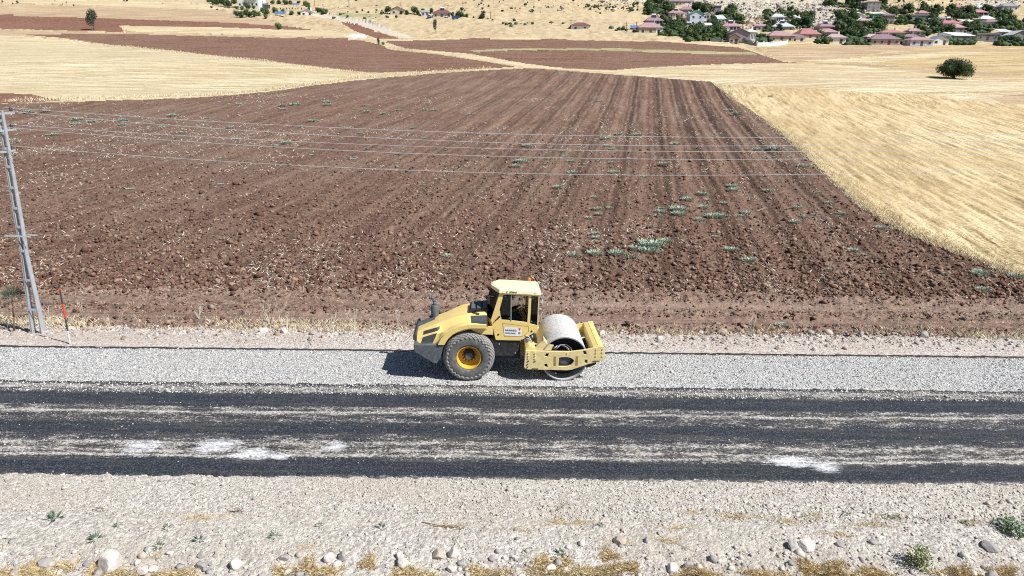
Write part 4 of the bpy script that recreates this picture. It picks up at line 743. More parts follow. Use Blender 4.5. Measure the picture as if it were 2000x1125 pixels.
# --- engine hood: lofted sections along x
def lerp(x, a): return float(np.interp(x, [p[0] for p in a], [p[1] for p in a]))
TOP = [(-3.12, 1.38), (-2.94, 1.46), (-2.5, 1.66), (-2.05, 1.83), (-1.7, 1.93), (-1.4, 1.99), (-.92, 2.03)]
FEN = [(-2.46, 1.16), (-2.40, 1.30), (-2.27, 1.47), (-2.12, 1.60), (-2.0, 1.67), (-1.75, 1.77), (-1.49, 1.81), (-.98, 1.80)]
def section(x):
    T_ = lerp(x, TOP); nw = 1-.10*max(0, (-2.5-x)/.6)
    if x < -2.46: P_ = [(0, T_+.01), (.40*nw, T_), (.45*nw, T_-.03), (.74, T_-.20), (.84, T_-.24), (.87, 1.19), (.87, 1.17), (.80, 1.17)]
    else:
        F_ = lerp(x, FEN); P_ = [(0, T_+.01), (.40, T_), (.45, T_-.03), (.66, max(T_-.26, F_-.0)), (.80, F_+.0 if F_ > 1.5 else min(T_-.22, F_+.25)), (.90, F_-.0 if F_ > 1.5 else F_+.10), (.965, F_-.03), (.975, F_-.15 if x > -2.2 else max(F_-.17, 1.17))]
    return P_
xs = [-3.12, -3.05, -2.9, -2.7, -2.55, -2.44, -2.34, -2.24, -2.12, -2.0, -1.85, -1.7, -1.5, -1.3, -1.15, -.98]
for side in (1,):
    mb = MB(); V = []; n = 8
    for x in xs:
        s = section(x); V += [(x, -y, z) for y, z in reversed(s)]+[(x, y, z) for y, z in s[1:]]
    m_ = 2*n-1; F_ = [(i*m_+j, i*m_+j+1, (i+1)*m_+j+1, (i+1)*m_+j) for i in range(len(xs)-1) for j in range(m_-1)]
    F_ += [tuple(range(m_)), tuple(range(len(xs)*m_-1, (len(xs)-1)*m_-1, -1))]
    mb.add(V, F_); hood = mb.build('hood', YEL, R_, True, 0, 24); fix_normals(hood.data); hood.data.set_sharp_from_angle(angle=math.radians(24)); so_ = hood.modifiers.new('shell', 'SOLIDIFY'); so_.thickness = .02; so_.offset = -1
# raised arched fender lip
pts = [(-2.47, 1.17), (-2.40, 1.33), (-2.27, 1.50), (-2.12, 1.62), (-1.97, 1.70), (-1.75, 1.79), (-1.49, 1.83), (-1.0, 1.825)]
low = [(-1.0, 1.69), (-1.49, 1.695), (-1.68, 1.66), (-1.86, 1.59), (-2.02, 1.50), (-2.14, 1.38), (-2.22, 1.26), (-2.27, 1.17)]
for s in (-1, 1):
    MB().prism(pts+low, s*.965, s*1.02).build('fender', YEL, R_, False, .012)
    MB().prism([(-2.18, 1.25), (-2.0, 1.5), (-1.65, 1.66), (-.80, 1.70), (-.80, 1.43), (-1.2, 1.45), (-1.5, 1.62), (-2.0, 1.44)], s*.80, s*.83).build('inner_panel', YEL, R_)
# vents and grilles on the side
def side_pt(x, z, off=.012):
    s_ = section(x); zz = [p[1] for p in s_[1:]][::-1]; yy_ = [p[0] for p in s_[1:]][::-1]; return (x, -(float(np.interp(z, zz, yy_))+off), z)
def decal(name, poly, m, sgn=-1, off=.012, sub=8):
    """thin plate laid over the hood's side"""
    mb = MB(); n = len(poly); a, b, c_, d = [Vector((p[0], 0, p[1])) for p in poly]; V = []
    for i in range(sub+1):
        for j in range(sub+1):
            u_, v_ = i/sub, j/sub; p = (a*(1-u_)+b*u_)*(1-v_)+(d*(1-u_)+c_*u_)*v_; q = side_pt(p.x, p.z, off); V.append((q[0], q[1]*(-sgn) if sgn > 0 else q[1], q[2]))
    F_ = [(i*(sub+1)+j, (i+1)*(sub+1)+j, (i+1)*(sub+1)+j+1, i*(sub+1)+j+1) for i in range(sub) for j in range(sub)]
    mb.add(V, F_); o = mb.build(name, m, R_); sd = o.modifiers.new('t', 'SOLIDIFY'); sd.thickness = .015; sd.offset = 0; return o
for s in (-1, 1):
    decal('side_vent', [(-1.45, 1.745), (-.96, 1.745), (-.98, 1.945), (-1.47, 1.925)], GRL, s)
    decal('air_slot', [(-2.92, 1.35), (-2.43, 1.53), (-2.43, 1.60), (-2.92, 1.42)], GRL, s)
    decal('lower_grille', [(-2.97, 1.195), (-2.62, 1.195), (-2.50, 1.46), (-2.93, 1.30)], GRL, s)
mb = MB()
for k in range(5): mb.add([side_pt(-1.42, 1.77+.03*k, .022), side_pt(-1.02, 1.77+.032*k, .022), side_pt(-1.02, 1.78+.032*k, .022), side_pt(-1.42, 1.78+.03*k, .022)], [(0, 1, 2, 3)])
o = mb.build('vent_bar', SLT, R_); o['kind'] = 'stuff'
decal('maker_strip', [(-1.40, 1.69), (-.99, 1.69), (-1.0, 1.735), (-1.40, 1.735)], WHT, -1, .014)
tx('BW 212 D', .052, (-1.36, -.925, 1.70), basic('faded lettering', (0.35, 0.36, 0.38), .6), 'lettering', R_)
# black engine cover in front of the cab
mb = MB(); mb.prism([(-1.53, 1.96), (-.93, 2.02), (-.93, 2.11), (-1.0, 2.12), (-1.50, 2.07)], -.37, .42); mb.build('engine_cover', BLK, R_, False, .015)
for k in range(3): MB().box(-1.46+.18*k, -1.34+.18*k, -.33, .38, 2.10+.008*k, 2.122+.008*k).build('cover_slat', SLT, R_)
# dark rear deck and exhaust
MB().prism([(-3.17, 1.34), (-2.60, 1.60), (-2.60, 1.66), (-3.17, 1.42)], .04, .36).build('rear_deck', SLT, R_, False, .012)
ex = MB().lathe([(0, 1.50), (.125, 1.50), (.125, 1.96), (.11, 1.99), (.06, 2.0), (0, 2.0)], 20, (-2.63, .36, 0), 'z').build('muffler', SLT, R_, True, 0, 40)
MB().tube([(-2.63, .36, 1.98), (-2.63, .36, 2.10), (-2.66, .36, 2.18), (-2.74, .36, 2.24), (-2.80, .36, 2.25)], .056, 12).build('exhaust_pipe', SLT, ex, True)
MB().lathe([(.125, 0), (.17, 0), (.17, .02), (.125, .02)], 20, (-2.63, .36, 1.60), 'z').build('collar', BLK, ex, True, 0, 40)
# rear radiator grille and bumper counterweight
MB().prism([(-3.20, 1.20), (-3.12, 1.20), (-3.12, 1.40), (-3.16, 1.42), (-3.22, 1.38)], -.72, .72).build('rear_grille', GRL, R_, False, .01)
for k in range(7): MB().box(-3.235, -3.20, -.66+.19*k, -.60+.19*k, 1.205, 1.38).build('grille_bar', SLT, R_)
MB().prism([(-3.20, 1.19), (-2.28, 1.165), (-2.40, .72), (-2.52, .54), (-2.60, .55), (-3.18, .93)], -.98, .98).build('rear_bumper', SLT, R_, False, .03)
for s in (-.62, .62): MB().box(-3.225, -3.205, s-.09, s+.09, .98, 1.08).build('tail_lamp', REDP, R_, False, .01)
# chassis
MB().prism([(-2.55, .62), (-2.3, 1.2), (.05, 1.2), (.05, .52), (-.9, .48), (-1.9, .55)], -.52, .52).build('chassis', BLK, R_, False, .02)
MB().prism([(-.86, 1.22), (-.80, .62), (-.05, .58), (.05, 1.16)], -.58, .58).build('fuel_tank', BLK, R_, False, .03)
MB().cyl((-1.53, -.9, .79), (-1.53, .9, .79), .16, 20).build('rear_axle', BLK, R_, True, 0, 40)
for k in range(2): MB().box(-.62+.5*k, -.58+.5*k, -.592, -.58, 1.0-.3*k, 1.05-.3*k).build('fixing_bolt', STL, R_)
# --- wheels
TR, TWD = .765, .275          # tyre radius and half width
def tyre_prof():
    pr = []
    for k in range(19):
        a = -math.pi*.5+math.pi*k/18; sgn = 1 if math.sin(a) >= 0 else -1
        yy_ = TWD*sgn*abs(math.sin(a))**.85; r = .47+(TR-.47)*abs(math.cos(a))**.58; pr.append((r, yy_))
    return [(.375, -TWD*.72), (.40, -TWD*.92), (.44, -TWD*.99)]+pr[1:-1]+[(.44, TWD*.99), (.40, TWD*.92), (.385, TWD*.72)]
def wheel(cy, s):
    w_ = empty('wheel', (-1.535, cy, TR-.005)); w_.parent = R_; pr = tyre_prof()
    MB().lathe(pr, 72, (0, 0, 0), 'y').build('tyre', RUB, w_, True, 0, 50)
    mb = MB(); NT_ = 30                      # diamond tread blocks
    arc = [(p, k) for k, p in enumerate(pr)]; ang = np.linspace(-1, 1, 9)
    def surf(th, q, lift):
        a = q*math.pi/2*.86; sgn = 1 if a >= 0 else -1; yy_ = TWD*sgn*abs(math.sin(a))**.85; r = .47+(TR-.47)*abs(math.cos(a))**.58+lift; yy_ += sgn*lift*abs(math.sin(a))*.8; return Vector((r*math.cos(th), yy_, r*math.sin(th)))
    qs = [-.84, -.70, -.56, -.42, -.28, -.14, 0, .14, .28, .42, .56, .70, .84]; hq = [.135]*13
    for j, (q, h_) in enumerate(zip(qs, hq)):
        for i in range(NT_):
            th = 2*math.pi*(i+(j % 2)*.5)/NT_; dt = math.pi/NT_*.98
            def pt(a_, b_, l_): return surf(th+a_*dt, max(-1, min(1, q+b_*h_)), l_)
            o_ = [pt(-1, 0, .004), pt(0, -1, .004), pt(1, 0, .004), pt(0, 1, .004)]; i_ = [pt(-.74, 0, .026), pt(0, -.74, .026), pt(.74, 0, .026), pt(0, .74, .026)]
            mb.add(o_+i_, [(4, 5, 6, 7), (0, 1, 5, 4), (1, 2, 6, 5), (2, 3, 7, 6), (3, 0, 4, 7)])
    o = mb.build('tread', RUBL, w_); o['kind'] = 'stuff'; fix_normals(o.data)
    rim = MB().lathe([(.385, -TWD*.74), (.375, -TWD*.86), (.35, -TWD*.84), (.335, -TWD*.6), (.325, -.02), (.25, .03), (.25, .05), (.18, .05), (.18, .02), (0, .02)] if s < 0 else [(.385, TWD*.74), (.375, TWD*.86), (.35, TWD*.84), (.335, TWD*.6), (.325, .02), (.25, -.03), (.25, -.05), (.18, -.05), (.18, -.02), (0, -.02)], 56, (0, 0, 0), 'y').build('rim', ORY, w_, True, 0, 35)
    hub = MB().lathe([(0, s*.13), (.105, s*.13), (.125, s*.10), (.135, s*.02), (0, s*.0)], 28, (0, 0, 0), 'y').build('hub', SLT, w_, True, 0, 35)
    for k in range(12):
        a = 2*math.pi*k/12; MB().cyl((.185*math.cos(a), s*-.04, .185*math.sin(a)), (.185*math.cos(a), s*.045, .185*math.sin(a)), .018, 6).build('wheel_nut', BLK, w_)
    return w_
wheel(-.80, -1); wheel(.80, 1)
# --- cab
before_cab = set(R_.children)
side_o = [(-.61, 2.735), (-.86, 1.90), (-.71, 1.235), (.06, 1.215), (.575, 1.54), (.60, 2.665)]
W1 = [(-.485, 2.70), (-.60, 2.22), (-.545, 1.90), (-.275, 1.88), (-.255, 2.70)]; W2 = [(-.215, 2.70), (-.215, 1.865), (.25, 1.81), (.29, 2.66)]; W3 = [(.365, 2.655), (.335, 1.77), (.555, 1.71), (.575, 2.64)]
W12 = [(-.485, 2.70), (-.60, 2.22), (-.545, 1.90), (-.275, 1.88), (.25, 1.81), (.29, 2.66), (-.255, 2.70)]
for s in (-1, 1):
    pan = holed(side_o, [W12, W3], s*.80, s*.755).build('cab_side', YEL, R_, False, .006)
    MB().prism(W1, s*.775, s*.768).build('door_window', GLT if s < 0 else GLC, pan)
    if s > 0: MB().prism(W2, s*.775, s*.768).build('door_window', GLC, pan)
    MB().prism(W3, s*.775, s*.768).build('front_window', GLT if s < 0 else GLC, pan)
    MB().box(-.262, -.232, min(s*.80, s*.815), max(s*.80, s*.815), 1.87, 2.70).build('window_bar', STL, pan)
    hb_ = MB(); lp = [(-.50, 1.79), (-.44, 1.36), (.13, 1.36), (.30, 1.50), (.30, 1.68), (-.50, 1.79)]
    for a_, b_ in zip(lp[:-1], lp[1:]): hb_.cyl((a_[0], s*.802, a_[1]), (b_[0], s*.802, b_[1]), .006, 5)
    hb_.build('door_seam', SEAM, pan)
    for bx, bz in ((-.63, 1.42), (.39, 1.52)): MB().cyl((bx, s*.80, bz), (bx, s*.812, bz), .030, 14).build('cab_bolt', BLK, pan)
    hd = MB().tube([(-.74, s*.83, 1.86), (-.66, s*.84, 1.95), (-.60, s*.83, 2.00)], .018, 8).cyl((-.60, s*.80, 2.0), (-.60, s*.845, 2.0), .028, 12); hd.build('door_handle', BLK, pan)
    for hx, hz in ((-.43, 2.64), (-.30, 1.95), (-.55, 1.95), (.42, 2.58), (.38, 1.84)): MB().cyl((hx, s*.778, hz), (hx, s*.79, hz), .018, 10).build('window_latch', STL, pan)
# sticker
stk_ = MB().add([(-.445, -.8045, 1.675), (.10, -.8045, 1.63), (.075, -.8045, 1.355), (-.47, -.8045, 1.395)], [(3, 2, 1, 0)]).build('sticker', WHT, R_)
tx('Kahramanmaraş', .080, (-.425, -.807, 1.54), INK, 'lettering', stk_, ext=.001, sx=.66); tx('Kurtuluş bedava', .074, (-.43, -.807, 1.455), INK, 'lettering', stk_, ext=.001, sx=.66)
for o_ in list(stk_.children): o_.rotation_euler = (math.pi/2, math.radians(4), 0)
mb = MB(); zz = []
for k in range(21): xx_ = -.37+.0165*k; zz.append((xx_, -.807, 1.622-.028*abs(math.sin(k*math.pi/4))-.08*(xx_+.37)))
mb.tube(zz, .0035, 4).build('wave_mark', BLUP, stk_)
MB().add([(-.02, -.807, 1.625), (.06, -.807, 1.618), (.018, -.807, 1.53)], [(2, 1, 0)]).build('medal_ribbon', REDP, stk_); MB().cyl((.014, -.806, 1.465), (.014, -.809, 1.465), .040, 20).build('medal', GOLDP, stk_)
# roof
def plan(hw, xr, xf, rw, xc): return [(xc, -hw), (xf, -hw), (xf+.02, -hw+.08), (xf+.02, hw-.08), (xf, hw), (xc, hw), (xr, rw), (xr, -rw)]
def zr(x): return 2.90-.075*(x+.7)/1.3
b0 = [(x, y, zr(x)-.16) for x, y in plan(.84, -.80, .605, .22, -.60)]; b1 = [(x, y, zr(x)-.12) for x, y in plan(.875, -.86, .635, .22, -.62)]; b2 = [(x, y, zr(x)-.03) for x, y in plan(.86, -.85, .625, .22, -.61)]; b3 = [(x, y, zr(x)-max(0, y)*.09) for x, y in plan(.79, -.79, .58, .18, -.58)]; b2 = [(x, y, z-max(0, y)*.09) for x, y, z in b2]
mb = MB(); mb.add(b0+b1+b2+b3, [tuple(range(7, -1, -1))]+[(l*8+i, l*8+(i+1) % 8, l*8+8+(i+1) % 8, l*8+8+i) for l in range(3) for i in range(8)]+[tuple(range(24, 32))])
rf = mb.build('roof', YELR, R_); bv = rf.modifiers.new('b', 'BEVEL'); bv.width = .012; bv.segments = 2
tx('BOMAG', .062, (-.30, -.880, 2.785), basic('brown lettering', (0.16, 0.12, 0.04), .6), 'lettering', rf); rf.children[-1].rotation_euler = (math.radians(82), math.radians(3.2), 0)
MB().cyl((-.375, -.874, 2.81), (-.375, -.884, 2.81), .026, 4).build('emblem', basic('olive print', (0.25, 0.22, 0.02), .6), rf)
for bx in (.47, -.52): MB().cyl((bx, -.874, 2.77), (bx, -.880, 2.77), .014, 10).build('rivet', BLK, rf)
bc = MB().lathe([(0, 0), (.07, 0), (.07, .03), (0, .03)], 20, (.37, .90, 2.70), 'z').cyl((.37, .80, 2.70), (.37, .90, 2.70), .02, 8).build('beacon_base', BLK, R_); MB().lathe([(.062, .03), (.06, .12), (.035, .155), (0, .16)], 20, (.37, .90, 2.70), 'z').build('beacon', ORG, bc, True)
# rear glazing (V shaped)
for s in (-1, 1):
    a0, a1, b0_, b1_ = (-.61, s*.79, 2.72), (-.86, s*.79, 1.90), (-.83, s*.22, 2.74), (-1.02, s*.22, 1.92); low_ = (-.71, s*.79, 1.24); lowb = (-.86, s*.22, 1.24)
    o = MB().add([a0, b0_, b1_, a1], [(0, 1, 2, 3)]).build('rear_window', GLD, R_); sd = o.modifiers.new('t', 'SOLIDIFY'); sd.thickness = .012
    o = MB().add([a1, b1_, lowb, low_], [(0, 1, 2, 3)]).build('rear_panel', YEL, R_); sd = o.modifiers.new('t', 'SOLIDIFY'); sd.thickness = .02
    MB().tube([b0_, (-.97, s*.22, 2.25), b1_], .02, 6).build('rear_pillar', BLK, R_)
o = MB().add([(-.83, -.22, 2.74), (-.83, .22, 2.74), (-1.02, .22, 1.92), (-1.02, -.22, 1.92)], [(0, 1, 2, 3)]).build('rear_window', GLD, R_)
o = MB().add([(-1.02, -.22, 1.92), (-1.02, .22, 1.92), (-.86, .22, 1.24), (-.86, -.22, 1.24)], [(0, 1, 2, 3)]).build('rear_panel', YEL, R_)
MB().cyl((-.74, -.72, 2.62), (-.92, -.80, 2.66), .015, 6).box(-.97, -.90, -.86, -.78, 2.42, 2.66).build('rear_mirror', BLK, R_, False, .01)
MB().box(.565, .60, -.75, .75, 1.56, 1.80).build('front_panel', YEL, R_, False, .006); o = MB().add([(.585, -.74, 1.80), (.585, .74, 1.80), (.60, .74, 2.66), (.60, -.74, 2.66)], [(0, 1, 2, 3)]).build('windscreen', GLC, R_)
MB().box(-.80, .56, -.75, .75, 1.22, 1.27).build('cab_floor', DRK, R_); MB().box(-.78, -.70, -.7, .7, 1.27, 1.85).build('rear_bulkhead', DRK, R_); MB().box(-.60, .58, -.74, .74, 2.66, 2.70).build('headliner', DRK, R_)
MB().box(-.80, -.55, .30, .75, 1.27, 2.35).build('side_console', DRK, R_, False, .03)
lm = [(.66, -.74, 2.70, .06), (.68, -.70, 2.42, .05), (.66, -.66, 2.20, .045), (.66, .74, 2.70, .06)]
for x_, y_, z_, r_ in lm:
    o = MB().cyl((x_-.05, y_, z_), (x_+.03, y_, z_-.02), r_*.8, 14, r_).build('work_lamp', STL, R_, True, 0, 40); MB().cyl((x_+.03, y_, z_-.02), (x_+.036, y_, z_-.021), r_*.92, 14).build('lens', LMP, o)
MB().tube([(.62, -.78, 2.68), (.70, -.80, 2.55), (.70, -.80, 2.15), (.62, -.78, 1.75)], .014, 6).build('grab_rail', STL, R_, True)
# seat, console and wheel
st = MB().box(-.62, -.14, -.27, .27, 1.55, 1.68).build('seat', BLK, R_, False, .05); MB().prism([(-.62, 1.62), (-.50, 1.62), (-.58, 2.28), (-.70, 2.26)], -.26, .26).build('backrest', BLK, st, False, .04); MB().cyl((-.38, 0, 1.27), (-.38, 0, 1.56), .12, 12).build('pedestal', BLK, st)
cn = MB().prism([(.20, 1.27), (.50, 1.27), (.52, 2.02), (.40, 2.08), (.30, 1.98)], -.20, .20).build('dashboard', SLT, R_, False, .03)
sw = MB(); Cw = Vector((.16, 0, 2.06)); ax_ = Vector((-.45, 0, 1)).normalized(); e1 = Vector((0, 1, 0)); e2 = ax_.cross(e1)
ring = [Cw+(e1*math.cos(a)+e2*math.sin(a))*.20 for a in np.linspace(0, 2*math.pi, 25)]; sw.tube(ring, .014, 8); sw.cyl(Cw, Cw-ax_*.28, .022, 8)
for a in (0, 2.1, 4.2): sw.cyl(Cw, Cw+(e1*math.cos(a)+e2*math.sin(a))*.2, .010, 6)
sw.build('steering_wheel', BLK, R_, True)
CABY, CABZ = .775, -.065
def settle(o):      # the cab is narrower than the machine
    if o.rotation_euler.x or o.location.length > 0: o.location.y *= CABY; o.location.z += CABZ
    else:
        for v in o.data.vertices: v.co.y *= CABY; v.co.z += CABZ
    for c_ in o.children: settle(c_)
for o_ in [c_ for c_ in R_.children if c_ not in before_cab]: settle(o_)
# --- articulation, front frame
MB().prism([(-.30, .55), (-.30, 1.12), (.10, 1.18), (.30, 1.05), (.30, .50)], -.24, .24).build('articulation_joint', YEL2, R_, False, .03)
MB().cyl((-.05, -.3, .42), (-.05, -.3, 1.18), .10, 16).build('joint_pin', SLT, R_, True, 0, 40); MB().lathe([(.0, -.03), (.17, -.03), (.17, .03), (.09, .05), (0, .05)], 24, (-.10, -.34, .98), 'y').build('joint_ring', YEL2, R_, True, 0, 40)
MB().prism([(.18, .48), (.18, 1.05), (.30, 1.13), (.48, 1.10), (.48, .52)], -1.06, 1.06).build('rear_crossmember', YEL, R_, False, .02)
MB().prism([(.42, 1.08), (.62, 1.40), (.66, 1.40), (.52, 1.06)], -.15, .95).build('scraper_mount', YEL, R_, False, .01)
plate_o = [(.18, 1.02), (1.52, .985), (1.9, 1.03), (2.50, 1.15), (2.56, 1.14), (2.59, 1.08), (2.60, .72), (2.55, .68), (2.07, .56), (1.60, .385), (1.45, .37), (.24, .41), (.17, .44), (.14, .50)]
hole = [(1.19, .50), (1.20, .78), (1.26, .80), (1.42, .81), (1.54, .785), (1.63, .73), (1.665, .68), (1.63, .61), (1.56, .54), (1.46, .50)]
def sq(cx, cz, a=.045, b=.055, sk=.02): return [(cx-a-sk, cz-b), (cx+a-sk, cz-b), (cx+a+sk, cz+b), (cx-a+sk, cz+b)]
holes = [hole, sq(.83, .88), sq(1.985, .945, .045, .055, -.015), sq(2.03, .66, .042, .055, 0), sq(.81, .535, .045, .05, -.01)]
for s in (-1, 1):
    pl_ = holed(plate_o, holes, s*1.075, s*1.135).build('side_plate', YEL2, R_, False, .008)
    for cx in (1.085, 1.755):
        for k in range(9): MB().box(cx-.035, cx+.035, min(s*1.135, s*1.145), max(s*1.135, s*1.145), .54+.035*k, .556+.035*k).build('step_rib', SEAM, pl_)
    for bx, bz in [(.27, .95), (.27, .86), (.27, .78), (.27, .69), (.47, .94), (.47, .86), (.47, .77), (.47, .68), (.25, .58), (.25, .49), (1.45, .93), (2.33, 1.05), (2.53, 1.07), (2.33, .95), (2.52, .96), (2.33, .84), (2.53, .83)]:
        MB().cyl((bx, s*1.13, bz), (bx, s*1.155, bz), .024, 6).build('plate_bolt', SLT if bz < .7 else YEL2, pl_)
    for bx in (.48, 2.34): MB().box(bx-.10, bx+.10, min(s*1.136, s*1.15), max(s*1.136, s*1.15), .425 if bx < 1 else .665, .445 if bx < 1 else .685).build('tie_slot', BLK, pl_)
fb = MB().prism([(2.24, .74), (2.24, 1.115), (2.38, 1.165), (2.55, 1.15), (2.55, .76)], -1.07, 1.07).build('front_crossmember', YEL, R_, False, .015)
MB().box(2.375, 2.385, -1.05, 1.05, 1.160, 1.168).build('beam_seam', SEAM, fb)
MB().prism([(1.98, .78), (2.24, .80), (2.24, 1.08), (2.05, 1.0)], .98, 1.05).build('gusset', YEL, R_, False, .01)
MB().prism([(.36, 1.0), (.74, 1.34), (.86, 1.18), (1.04, 1.16), (.96, .99)], -1.05, -1.00).build('motor_guard', YEL2, R_, False, .008); MB().prism([(.74, 1.34), (.86, 1.18), (.84, 1.16), (.72, 1.32)], -1.0, -.72).build('guard_lip', YEL2, R_, False, .004)
# drum
DC, DR = (1.375, 0, .715), .715
dr = MB().lathe([(DR-.035, -.62), (DR-.035, -1.06), (DR, -1.065), (DR, 1.065), (DR-.035, 1.06), (DR-.035, .62), (0, .62)], 96, DC, 'y').build('drum', DRUM, R_, True, 0, 30)
dr.data.materials.append(SLT)
MB().lathe([(DR-.036, -.62), (.30, -.60), (.30, -.75), (.0, -.75)], 64, DC, 'y').build('drum_head', BLK, dr, True, 0, 30)
MB().lathe([(.22, -.75), (.22, -1.04), (.16, -1.07), (0, -1.07)], 28, DC, 'y').build('drum_motor', SLT, dr, True, 0, 30); MB().cyl((1.375, -1.05, .60), (1.375, -.98, .60), .30, 20).build('motor_flange', BLK, dr)
MB().lathe([(DR+.001, -1.066), (DR-.030, -1.070), (DR-.033, -1.060), (DR-.002, -1.05)], 96, DC, 'y').build('worn_edge', STL, dr, True, 0, 30)
for k in range(4):
    a = .35*k; MB().tube([(.98+.04*k, -.98, .98), (1.10+.05*k, -.97, 1.10+.015*k), (1.28+.05*k, -.96, 1.12+.01*k), (1.42+.05*k, -.95, 1.05), (1.50+.04*k, -.95, .92)], .014, 7).build('hose', HOS if k % 2 else BHO, R_, True)
for k in range(6): MB().tube([(.05+.03*k, -.62+.1*k, 1.13), (.16+.03*k, -.60+.1*k, 1.32-.02*k), (.30+.03*k, -.66+.08*k, 1.30), (.42+.02*k, -.7+.06*k, 1.10), (.44, -.75+.06*k, .95)], .016, 7).build('hose', HOS if k % 3 == 0 else BHO, R_, True)
MB().box(.16, .36, -.62, -.35, 1.06, 1.22).build('valve_block', STL, R_, False, .02)
MB().prism([(2.02, .47), (2.30, .60), (2.36, .58), (2.36, .52), (2.08, .40)], -1.04, 1.04).build('scraper', BLK, R_, False, .01)
MB().box(.62, .80, -1.04, 1.04, .30, .36).build('scraper', BLK, R_, False, .01)
MB().tube([(-.10, .75, .10), (-.12, .75, .40)], .01, 5).build('ground_strap', STL, R_)

# ------------------------------------------------------------------ driver
SKN = basic('skin', (0.36, 0.20, 0.13), .55, 0, .06, 8, .35); SHR = basic('dark brown jumper', (0.035, 0.024, 0.020), .95, 0, .2, 9, .1); JNS = basic('blue grey trousers', (0.05, 0.085, 0.10), .9, 0, .2, 9, .1); HAI = basic('dark hair', (0.012, 0.010, 0.009), .7, 0, .3, 14)
cy_, sy_ = math.cos(RYAW), math.sin(RYAW)
drv = empty('person', (RX+cy_*-.38, RY+sy_*-.38, .045+1.63), RYAW, 'driver in dark jumper and blue grey trousers holding the steering wheel', 'person')
def skin(name, verts, edges, radii, m, parent, root=0, lv=2):
    me = bpy.data.meshes.new(name); me.from_pydata(verts, edges, []); me.materials.append(m); o = bpy.data.objects.new(name, me); COL.objects.link(o); o.parent = parent
    o.modifiers.new('skin', 'SKIN'); me.skin_vertices or 0
    if not me.skin_vertices:
        bm = bmesh.new(); bm.from_mesh(me); bm.verts.layers.skin.verify(); bm.to_mesh(me); bm.free()
    for i, r in enumerate(radii): me.skin_vertices[0].data[i].radius = (r, r) if not isinstance(r, tuple) else r
    me.skin_vertices[0].data[root].use_root = True; sb = o.modifiers.new('sub', 'SUBSURF'); sb.levels = lv; sb.render_levels = lv; return o
# origin: hips, facing +x
hd_ = Vector((.20, 0, .66)); body = skin('body', [(0, 0, .10), (-.02, 0, .30), (0, 0, .46), (.05, 0, .54), (.10, 0, .60), (.13, 0, .68), (.12, 0, .76), (0, .19, .44), (.16, .24, .26), (.40, .15, .40), (.47, .13, .42), (0, -.19, .44), (.20, -.26, .24), (.42, -.19, .38), (.50, -.17, .40), (.08, .10, .08), (.42, .14, .10), (.50, .14, -.30), (.60, .14, -.34), (.08, -.10, .08), (.42, -.15, .10), (.50, -.15, -.30), (.60, -.15, -.34)],
    [(0, 1), (1, 2), (2, 3), (3, 4), (4, 5), (5, 6), (2, 7), (7, 8), (8, 9), (9, 10), (2, 11), (11, 12), (12, 13), (13, 14), (0, 15), (15, 16), (16, 17), (17, 18), (0, 19), (19, 20), (20, 21), (21, 22)],
    [.13, .13, .14, .06, .065, .095, .07, .06, .045, .033, .036, .06, .045, .033, .036, .085, .06, .045, .04, .085, .06, .045, .04], SKN, drv)
skin('jumper', [(0, 0, .06), (-.02, 0, .30), (0, 0, .46), (.045, 0, .525), (0, .19, .45), (.16, .245, .26), (.385, .155, .385), (0, -.19, .45), (.20, -.265, .24), (.40, -.20, .365)], [(0, 1), (1, 2), (2, 3), (2, 4), (4, 5), (5, 6), (2, 7), (7, 8), (8, 9)], [.155, .155, .165, .075, .08, .062, .045, .08, .062, .045], SHR, drv)
skin('trousers', [(0, 0, .08), (.08, .10, .08), (.42, .145, .10), (.49, .14, -.27), (.08, -.10, .08), (.42, -.15, .10), (.49, -.15, -.27)], [(0, 1), (1, 2), (2, 3), (0, 4), (4, 5), (5, 6)], [.15, .105, .078, .062, .105, .078, .062], JNS, drv)
for s in (-1, 1):
    hand = Vector((.50, .155*s-.01, .415))
    for k in range(5):
        d = Vector((.02-.0*k, (k-2)*.019, 0)); L = [.045, .055, .06, .055, .045][k]; p0 = hand+d*.9
        if k == 4: p0 = hand+Vector((-.01, -s*.035, .01)); MB().tube([p0, p0+Vector((.02, -s*.02, .03)), p0+Vector((.045, -s*.02, .02))], [.011, .010, .008], 6).build('thumb', SKN, drv, True)
        else: MB().tube([p0, p0+Vector((L*.6, 0, .02)), p0+Vector((L, 0, -.005)), p0+Vector((L*.7, 0, -.03))], [.010, .010, .009, .007], 6).build('finger', SKN, drv, True)
fc = MB(); fc.blob((.215, 0, .70), (.022, .014, .022), 1, 0); fc.build('nose', SKN, drv, True)
for s in (-1, 1): MB().blob((.12, s*.088, .70), (.02, .012, .03), 2, 0).build('ear', SKN, drv, True); MB().blob((.196, s*.033, .722), (.010, .014, .008), 3, 0).build('eye', HAI, drv, True)
MB().blob((.198, 0, .652), (.010, .028, .006), 3, 0).build('mouth', basic('lips', (.25, .09, .07), .6), drv, True)
MB().blob((.105, 0, .745), (.105, .097, .10), 4, .04, 1, 1).build('hair', HAI, drv, True)
for s in (-1, 1): MB().blob((.58, s*.145, -.37), (.14, .05, .045), 5, 0).build('shoe', BLK, drv, True)
